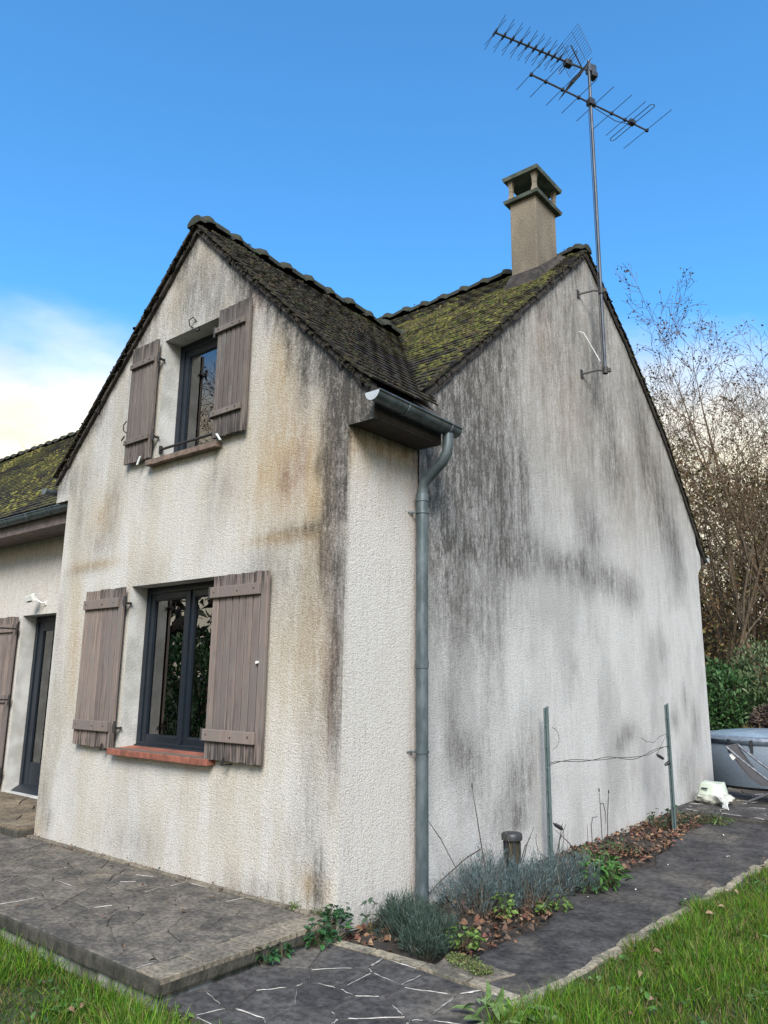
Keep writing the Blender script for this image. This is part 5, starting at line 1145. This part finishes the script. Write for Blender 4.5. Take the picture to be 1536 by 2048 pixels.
# ------------------------------------------------------------------ trees and shrubs
def gen_tree(seed, H, stems=1, n1=11, n2=7, n3=6, up=.55, spread=.9, leafn=0, leafcols=((.05, .05, .02),), r0=.09, bark=(.125, .088, .056), twig=(.100, .064, .038), crown_from=.35, leafsize=.055, lean=(0, 0)):
    r = random.Random(seed); tr = MB(); cr = MB(); tr.cc = bark; cr.cc = twig; tips = []
    def branch(p, d, ln, rad, lvl):
        k = (9, 6, 4, 3)[lvl]; pts = [p.copy()]; rr = [rad]; q = p.copy(); d = d.normalized()
        for i in range(k):
            d = (d+Vector((r.gauss(0, 1), r.gauss(0, 1), r.gauss(0, .6)))*(.07, .13, .17, .2)[lvl]+Vector((0, 0, (.02, .07, .05, .03)[lvl]))).normalized()
            q = q+d*(ln/k); pts.append(q.copy()); rr.append(max(.004, rad*(1-.95*((i+1)/k)**(.8 if lvl else .9))))
        (tr if lvl < 2 else cr).tube(pts, rr, (7, 5, 3, 3)[lvl], cap=False)
        if lvl >= 2: tips.append((pts[-1], (pts[-1]-pts[-2]).normalized())); tips.append((pts[-2], (pts[-1]-pts[-2]).normalized()))
        if lvl == 3: return
        n = (n1, n2, n3)[lvl]; t0 = (crown_from, .25, .15)[lvl]
        for j in range(n):
            t = t0+(1-t0)*((j+r.random())/n); f = t*k; i = min(int(f), k-1); a = pts[i].lerp(pts[i+1], f-i); ax = (pts[i+1]-pts[i]).normalized()
            az = r.uniform(0, 6.283); o = ax.orthogonal().normalized(); o = (Matrix.Rotation(az, 3, ax) @ o)
            dd = ax*(up if lvl == 0 else .7)+o*spread*r.uniform(.6, 1.2)
            l2 = ln*((.50, .50, .48)[lvl])*(1.05-.62*t if lvl == 0 else 1-.4*t)*r.uniform(.7, 1.25)
            branch(a, dd, l2, max(.0045, rr[i]*(.50, .55, .55)[lvl]), lvl+1)
    for s in range(stems):
        a = r.uniform(0, 6.28); off = 0 if stems == 1 else .25
        branch(Vector((off*math.cos(a), off*math.sin(a), -.3)), Vector((lean[0]+(.22*math.cos(a) if stems > 1 else 0), lean[1]+(.22*math.sin(a) if stems > 1 else 0), 1)), H*r.uniform(.85, 1.0), r0*(1 if s == 0 else r.uniform(.6, .9)), 0)
    lf = None
    if leafn:
        idx = [tips[r.randrange(len(tips))] for _ in range(leafn)]
        P = np.array([tuple(i[0]) for i in idx])+RNG.normal(0, .05, (leafn, 3)); D = np.array([tuple(i[1]) for i in idx])+RNG.normal(0, .7, (leafn, 3)); D[:, 2] -= .25
        lf = leaves(P, D, RNG.normal(size=(leafn, 3)), RNG.uniform(.6, 1.3, leafn)*leafsize, RNG.uniform(.5, .9, leafn)*leafsize*.8, pick(leafcols, leafn, .3))
    return tr, cr, lf
def bake(proto):
    tr, cr, lf = proto; a = tr.mesh('trunk'); b = cr.mesh('crown'); a.materials.append(MAT['barkmat']); b.materials.append(MAT['barkmat']); c = None
    if lf is not None:
        V, F, C_ = lf; o = tri_object('leaves', V, F, 'leafmat', None, C_); c = o.data; bpy.data.objects.remove(o)
    return a, b, c
def put_tree(name, pr, loc, rot, sc, label, group=None):
    e = empty(name, loc, label, 'tree', group)
    for nm, me in zip(('trunk', 'crown', 'leaves'), pr):
        if me is None: continue
        o = bpy.data.objects.new(nm, me); o.rotation_euler = (0, 0, rot); o.scale = (sc, sc, sc); COL.objects.link(o); o.parent = e
    return e
LC = [(.050, .048, .018), (.070, .058, .024), (.045, .055, .018), (.09, .06, .03)]; BRL = [(.10, .05, .025), (.13, .07, .035), (.075, .045, .025), (.06, .06, .025)]
tA = bake(gen_tree(1, 10, 2, 10, 7, 6, up=.95, spread=.62, leafn=1100, leafcols=LC, r0=.07, leafsize=.062))
tB = bake(gen_tree(2, 10, 1, 13, 8, 6, up=.75, spread=.8, leafn=300, leafcols=BRL, r0=.075))
tC = bake(gen_tree(3, 9.5, 2, 11, 8, 6, up=.6, spread=.85, leafn=1300, leafcols=BRL, r0=.10, leafsize=.065))
tD = bake(gen_tree(4, 10, 1, 15, 7, 5, up=.8, spread=.6, leafn=1000, leafcols=LC+BRL, r0=.07, bark=(.15, .115, .078), leafsize=.07))
tE = bake(gen_tree(5, 9, 3, 9, 7, 6, up=.8, spread=.7, leafn=500, leafcols=LC, r0=.06, leafsize=.07))
tF = bake(gen_tree(6, 8, 1, 12, 6, 5, up=.6, spread=.8, r0=.11, lean=(-.32, .1), leafn=200, leafcols=BRL))
def at(u, dist, z=None): p = pixd(u, 1340, dist); return (p[0], p[1], -.1 if z is None else z)
GRP = 'bare winter trees behind the house'
put_tree('bare_tree', tA, at(1345, 17.5), .4, .76, 'twin-stemmed slender tree with sparse dark leaves above the back roof verge', GRP)
put_tree('bare_tree', tE, at(1392, 17.2), 1.9, .88, 'three-stemmed young tree with few leaves beside the back eave', GRP)
put_tree('bare_tree', tB, at(1448, 17.5), 2.6, .72, 'leafless tree with fine spreading twigs rising above the laurel shrubs', GRP)
put_tree('bare_tree', tC, at(1518, 17.3), .7, .98, 'broad twin-stemmed tree holding brown leaves', GRP)
put_tree('bare_tree', tD, at(1475, 17.0), 4.0, .74, 'pale-barked thin tree standing among the brown trunks', GRP)
put_tree('bare_tree', tF, at(1437, 17.2), .6, .66, 'short leaning brown trunk behind the laurel shrubs', GRP)
put_tree('bare_tree', tA, at(1575, 17.0), 3.0, .95, 'tall twin-stemmed tree with dark leaf clusters beyond the dry clump', GRP)
put_tree('bare_tree', tD, at(1418, 19.0), 1.0, .74, 'thin straight tree rising behind the leaning trunk', GRP)
put_tree('bare_tree', tE, at(1500, 20.0), .2, .82, 'three-stemmed tree deeper in the thicket', GRP)
put_tree('bare_tree', tC, at(1368, 21.0), 2.0, .72, 'low spreading tree with brown leaves deep behind the back eave', GRP)
put_tree('bare_tree', tB, at(1545, 20.5), 5.2, .85, 'leafless tree deep in the thicket behind the brown-leaved one', GRP)
put_tree('bare_tree', tB, at(1640, 19), 1.2, 1.0, 'leafless tree at the far side of the thicket', GRP)
put_tree('bare_tree', tC, at(1720, 18), 2.2, 1.0, 'brown-leaved tree at the far side of the thicket', GRP)
put_tree('bare_tree', tB, at(25, 34, .3), 3.3, 1.08, 'distant leafless tree beyond the left end of the roof', GRP)
put_tree('bare_tree', tD, at(-60, 36, .3), .3, 1.0, 'distant thin tree beyond the left end of the roof', GRP)
put_tree('bare_tree', tB, at(800, 30, .4), .5, 1.36, 'distant leafless treetop just showing over the roof valley', GRP)
put_tree('bare_tree', tE, at(860, 33, .4), .9, 1.52, 'distant three-stemmed treetop just showing over the main ridge', GRP)
# trees on the open side, seen mirrored in the window panes
for k, (x, y, pr, s, rz) in enumerate(((-12.5, -8.2, tC, 1.1, .3), (-14.5, -9.6, tB, 1.1, 1.7), (-16.5, -8.0, tA, 1.2, 2.9), (-10.5, -9.4, tD, .9, 4.1), (-18, -13, tC, 1.2, 5.0), (-13, -12, tE, 1.2, .8))):
    put_tree('bare_tree', pr, (x, y, ZG), rz, s, ['brown-leaved garden tree mirrored in the attic window', 'leafless garden tree opposite the gable', 'twin-stemmed garden tree opposite the gable', 'thin pale garden tree opposite the gable', 'farther brown-leaved garden tree opposite the gable', 'three-stemmed garden tree opposite the gable'][k], 'garden trees opposite the gable')
def shrub(name, label, c, r, n, cols, size, group=None, asp=.45, cat='shrub'):
    e = empty(name, (c[0], c[1], ZG), label, cat, group); d = RNG.normal(size=(n, 3)); d /= np.linalg.norm(d, axis=1)[:, None]
    lump = np.array([1+.22*mnoise.noise(Vector(q)*2.3)+.14*mnoise.noise(Vector(q)*5.1) for q in d]); rad = RNG.uniform(.55, 1.0, n)**.5*lump
    P = np.array(c)+d*rad[:, None]*np.array(r); k = P[:, 2] > ZG+.02; P, d = P[k], d[k]; n = len(P)
    D = d+RNG.normal(0, .6, (n, 3)); D[:, 2] += .5
    v, f, cc = leaves(P, D, d+RNG.normal(0, .5, (n, 3)), RNG.uniform(.6, 1.25, n)*size, RNG.uniform(.7, 1.2, n)*size*asp, pick(cols, n, .3)); tri_object('foliage', v, f, 'leafmat', e, cc)
    m = MB(); m.cc = (.05, .04, .03)
    for q in range(14):
        a = random.uniform(0, 6.28); t = Vector((c[0]+r[0]*.7*math.cos(a), c[1]+r[1]*.7*math.sin(a), c[2]+r[2]*random.uniform(.1, .7))); m.tube([(c[0]+.1*math.cos(a), c[1]+.1*math.sin(a), ZG-.1), t.lerp(Vector((c[0], c[1], ZG)), .5)+Vector((0, 0, .1)), t], [.02, .014, .006], 5)
    m.build('stems', 'barkmat', e); return e
LA = [(.032, .085, .024), (.05, .12, .035), (.022, .055, .016), (.085, .16, .055)]; LO_ = [(.08, .115, .045), (.11, .145, .065), (.055, .085, .032), (.14, .17, .085)]
def shp(u, dist, ztop, rx, ry): p = pixd(u, 1340, dist); return (p[0], p[1], ztop*.42), (rx, ry, ztop*.58)
c, r = shp(1436, 15.8, 1.85, .85, .8); shrub('laurel_shrub', 'dark glossy laurel shrub right behind the gable corner', c, r, 5200, LA, .10)
c, r = shp(1532, 16.0, 2.2, 1.0, .9); shrub('laurel_shrub', 'olive green shrub beside the dark laurel', c, r, 6500, LO_, .085)
c, r = shp(1372, 16.0, 1.7, .9, .8); shrub('laurel_shrub', 'dark laurel shrub hidden mostly by the gable corner', c, r, 3000, LA, .10)
c, r = shp(1640, 16.0, 2.1, 1.2, 1.0); shrub('laurel_shrub', 'olive green shrub beyond the dry clump', c, r, 4500, LO_, .09)
for k, (x, y, s) in enumerate(((-10.2, -5.6, 1.5), (-12.0, -7.4, 1.7), (-9.0, -7.6, 1.4), (-13.8, -6.0, 1.7))):
    shrub('garden_shrub', ['rounded evergreen shrub opposite the gable', 'largest evergreen shrub opposite the gable', 'low evergreen shrub opposite the gable', 'outer evergreen shrub opposite the gable'][k], (x, y, s*.7), (1.5, 1.4, s*.85), 2600, LA, .13, 'evergreen shrubs opposite the gable')
# thicket: brown shoots and clinging leaves
n = 900; u = RNG.uniform(1270, 1760, n); dd = RNG.uniform(17.5, 28, n); B = np.array([pixd(a, 1340, b) for a, b in zip(u, dd)]); B[:, 2] = -.15
V1 = ribbons(B, rdir(n, 1, .16), RNG.uniform(2.2, 6.5, n), RNG.uniform(.02, .05, n), RNG.normal(0, .14, n), pick([(.12, .09, .062), (.08, .06, .045), (.18, .15, .11), (.14, .09, .055)], n, .3), 5)
n2_ = 5200; u = RNG.uniform(1265, 1760, n2_); dd = RNG.uniform(17.0, 28, n2_); B2 = np.array([pixd(a, 1340, b) for a, b in zip(u, dd)]); B2[:, 2] = RNG.uniform(0, 1, n2_)**1.3*5.2
V2 = ribbons(B2, RNG.normal(size=(n2_, 3))+np.array([0, 0, .5]), RNG.uniform(.4, 1.3, n2_), RNG.uniform(.008, .016, n2_), RNG.normal(0, .4, n2_), pick([(.11, .08, .055), (.15, .11, .075), (.075, .056, .042)], n2_, .3))
n3_ = 105000; u = RNG.uniform(1262, 1760, n3_); dd = RNG.uniform(17.0, 28, n3_); B3 = np.array([pixd(a, 1340, b) for a, b in zip(u, dd)]); B3[:, 2] = RNG.uniform(0, 1, n3_)**1.15*7.0
k = np.array([mnoise.noise(Vector(q)*.55)+.5*mnoise.noise(Vector(q)*1.7) for q in B3])+RNG.normal(0, .2, n3_)-.075*(B3[:, 2]-3.2) > -.10; B3 = B3[k]; n3_ = len(B3)
V3 = ribbons(B3, RNG.normal(size=(n3_, 3)), RNG.uniform(.05, .12, n3_), RNG.uniform(.03, .075, n3_), RNG.normal(0, .5, n3_), pick([(.19, .105, .045), (.23, .15, .065), (.13, .085, .04), (.15, .13, .045), (.10, .10, .035)], n3_, .3), 2)
V, F, C_ = cat([V1, V2, V3]); tag(tri_object('thicket', V, F, 'dry', None, C_), 'brown tangled thicket of shoots and dead leaves behind the shrubs', 'thicket', kind='stuff')
# far tree line closing the horizon all round
def far_wood():
    m = MB(); ring = []
    for a in np.arange(0, 360, 1.2):
        t = math.radians(a); D = 75+14*math.sin(t*5)+6*math.sin(t*13); ring.append((2+D*math.cos(t), 3+D*math.sin(t), 1.0))
    P = []
    for (x, y, z) in ring:
        k = 60; P.append(np.stack([x+RNG.normal(0, 3.5, k), y+RNG.normal(0, 3.5, k), RNG.uniform(.2, 1, k)*(7.5+2*math.sin(x*.11)+1.5*math.sin(y*.3))], 1))
    P = np.concatenate(P); k = len(P)
    V, F, C_ = leaves(P, RNG.normal(size=(k, 3))+np.array([0, 0, .6]), RNG.normal(size=(k, 3)), RNG.uniform(.8, 2.2, k), RNG.uniform(.35, 1.0, k), pick([(.055, .045, .032), (.045, .05, .028), (.07, .052, .035)], k, .3))
    tag(tri_object('far_wood', V, F, 'dry', None, C_), 'distant brown winter wood closing the horizon', 'wood', kind='stuff')
far_wood()
# dry ornamental clump beside the shrubs
p = pixd(1532, 1440, 14.9); cx, cy = p[0]+.02, p[1]
e = empty('dry_grass_clump', (cx, cy, ZG), 'dome of dead brown ornamental grass with straw-coloured skirt behind the hot tub', 'plant')
n = 2200; a = RNG.uniform(0, 6.28, n); q = RNG.random(n)**.5*.26; B = np.stack([cx+q*np.cos(a), cy+q*np.sin(a), np.full(n, ZG)], 1); sp = RNG.uniform(.0, .22, n); D = np.stack([sp*np.cos(a), sp*np.sin(a), np.ones(n)], 1)
V, F, C_ = ribbons(B, D, RNG.uniform(.75, 1.05, n), RNG.uniform(.010, .02, n), np.abs(RNG.normal(.05, .12, n)), pick([(.34, .25, .11), (.42, .32, .15), (.22, .15, .07)], n, .25), 4); tri_object('straw', V, F, 'dry', e, C_)
n = 2600; d = RNG.normal(size=(n, 3)); d /= np.linalg.norm(d, axis=1)[:, None]; d[:, 2] = np.abs(d[:, 2]); B = np.array([cx+.1, cy, .80])+d*np.array([.34, .34, .27])*RNG.uniform(.7, 1, n)[:, None]
V, F, C_ = ribbons(B, d+RNG.normal(0, .6, (n, 3)), RNG.uniform(.06, .14, n), RNG.uniform(.02, .045, n), RNG.normal(0, .4, n), pick([(.055, .038, .030), (.085, .058, .042), (.045, .032, .028)], n, .3)); tri_object('plumes', V, F, 'dry', e, C_)
bpy.context.view_layer.update()
